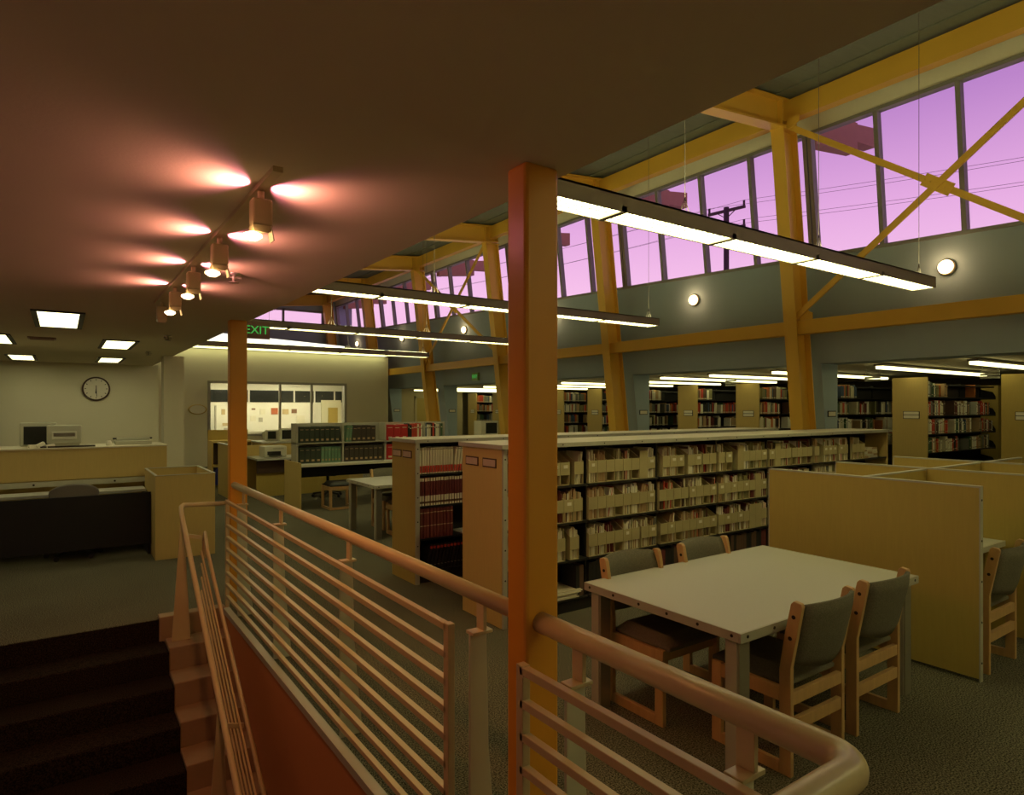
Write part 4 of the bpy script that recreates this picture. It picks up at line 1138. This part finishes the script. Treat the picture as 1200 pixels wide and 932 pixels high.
MB().box(.88, 8.36, 0, 1.51, 8.385, .965).build('front_panel', M['lam2'], t)
MB().box(1.485, 8.385, 0, 1.51, 9.47, .965).build('side_panel', M['lam2'], t)
MB().box(.88, 8.385, 0, .90, 9.47, .965).build('side_panel', M['lam2'], t)
MB().box(.88, 9.47, 0, 1.51, 9.495, .965).build('back_panel', M['lam2'], t)
e = MB(); e.box(.875, 8.355, .965, 1.515, 8.39, .972); e.box(1.48, 8.39, .965, 1.515, 9.47, .972); e.box(.875, 9.465, .965, 1.515, 9.50, .972); e.box(.875, 8.39, .965, .905, 9.465, .972); e.build('edging', M['edge'], t)
t = thing('crt_monitor', 'computer monitor turned away, big one on the circulation desk', 'monitor', (.02, 9.95, 1.262))
MB().box(-.17, -.12, .035, .19, .10, .27).build('case', M['putty'], t, bevel=.015)
MB().box(-.12, -.128, .09, .14, -.12, .19).build('vent_panel', M['putty2'], t, bevel=.003)
for k in range(4): MB().box(-.10, -.132, .13 + k * .012, .12, -.128, .135 + k * .012).build('vent_slot', M['screw'], t)
MB().box(-.15, -.10, 0, .17, .10, .035).build('base', M['putty'], t)
t = thing('crt_monitor', 'dark-screened computer monitor behind, at the circulation desk left', 'monitor', (-.22, 10.15, 1.262))
MB().box(-.21, -.02, 0, .17, .15, .30).build('case', M['putty'], t, bevel=.015)
MB().box(-.17, -.03, .02, .08, -.02, .25).build('screen', M['screen'], t)
t = thing('keyboard', 'flat dark keyboard lying before the desk monitor', 'keyboard', (.05, 9.68, 1.262))
MB().box(-.26, -.06, 0, .30, .06, .018).build('tray', M['screw'], t)
for k, (x, z, r_) in enumerate(((-.30, 0, .0), (-.22, .02, .5), (-.13, .0, .2))):
    o = tag(MB().box(-.045, -.03, 0, .045, .03, .04).build('paper_bundle', M['paper'], bevel=.004), 'white paper bundle on the desk before the dark monitor, %s from the left' % nth(k), 'papers', 'paper bundles'); o.location = (x + .02, 9.66, 1.262 + z); o.rotation_euler = (0, -r_, .3)
t = thing('typewriter', 'low putty typewriter at the right end of the circulation desk', 'typewriter', (.80, 10.0, 1.262))
MB().box(-.22, -.12, 0, .20, .16, .05).build('body', M['putty'], t, bevel=.01); MB().box(-.20, .02, .05, .19, .12, .085).build('carriage', M['putty'], t, bevel=.008)
MB().tube([(-.24, .07, .075), (.22, .07, .075)], .012, 10).build('platen', M['black'], t)
tag(MB().lathe([(.03, 0), (.035, .02), (.03, .05), (.02, .065)], n=12).build('tape_roll', M['paper'], loc=(.50, 9.75, 1.262)), 'small white roll beside the typewriter on the desk', 'roll')

# ================================================================== OUTSIDE: utility pole with crossarms and wires
PX, PYY = 24.6, 18.2
t = thing('utility_pole', 'utility pole with crossarms outside the clerestory windows', 'pole', (PX, PYY, 0))
wood = mat('pole_wood', (.05, .03, .035), .9, noise=.2)
MB().tube([(0, 0, 0), (0, 0, 10.8)], .12, 10).build('pole', wood, t)
ad = Vector((.13, -.99, 0))
for z in (10.65, 9.8):
    MB().bar(-ad * .9 + Vector((0, 0, z)), ad * .9 + Vector((0, 0, z)), .11, .12).build('crossarm', wood, t)
    for k in (-.85, .85): MB().tube([ad * k + Vector((0, 0, z + .05)), ad * k + Vector((0, 0, z + .28))], .05, 8).build('insulator', wood, t)
    for sg in (-1, 1): MB().bar(ad * sg * .5 + Vector((0, 0, z)), Vector((0, 0, z - .35)), .03, .03).build('arm_strut', wood, t)
for i, (k, z) in enumerate(((-.85, 10.94), (.85, 10.94), (-.85, 10.09), (.85, 10.09))):
    p0 = Vector((PX, PYY, 0)) + ad * k + Vector((0, 0, z)); dr = Vector((-.25, .97, 0))
    pts = []
    for s_ in range(-10, 16):
        u = s_ * 3.0; sag = -((s_ % 13) / 13.0) * (1 - (s_ % 13) / 13.0) * 3
        pts.append(p0 + dr * u + Vector((0, 0, sag)))
    tag(MB().tube(pts, .007, 4).build('power_line', wood), 'thin power line outside, %s pole arm %s side' % ('upper' if z > 10.5 else 'lower', 'left' if k < 0 else 'right'), 'cable')
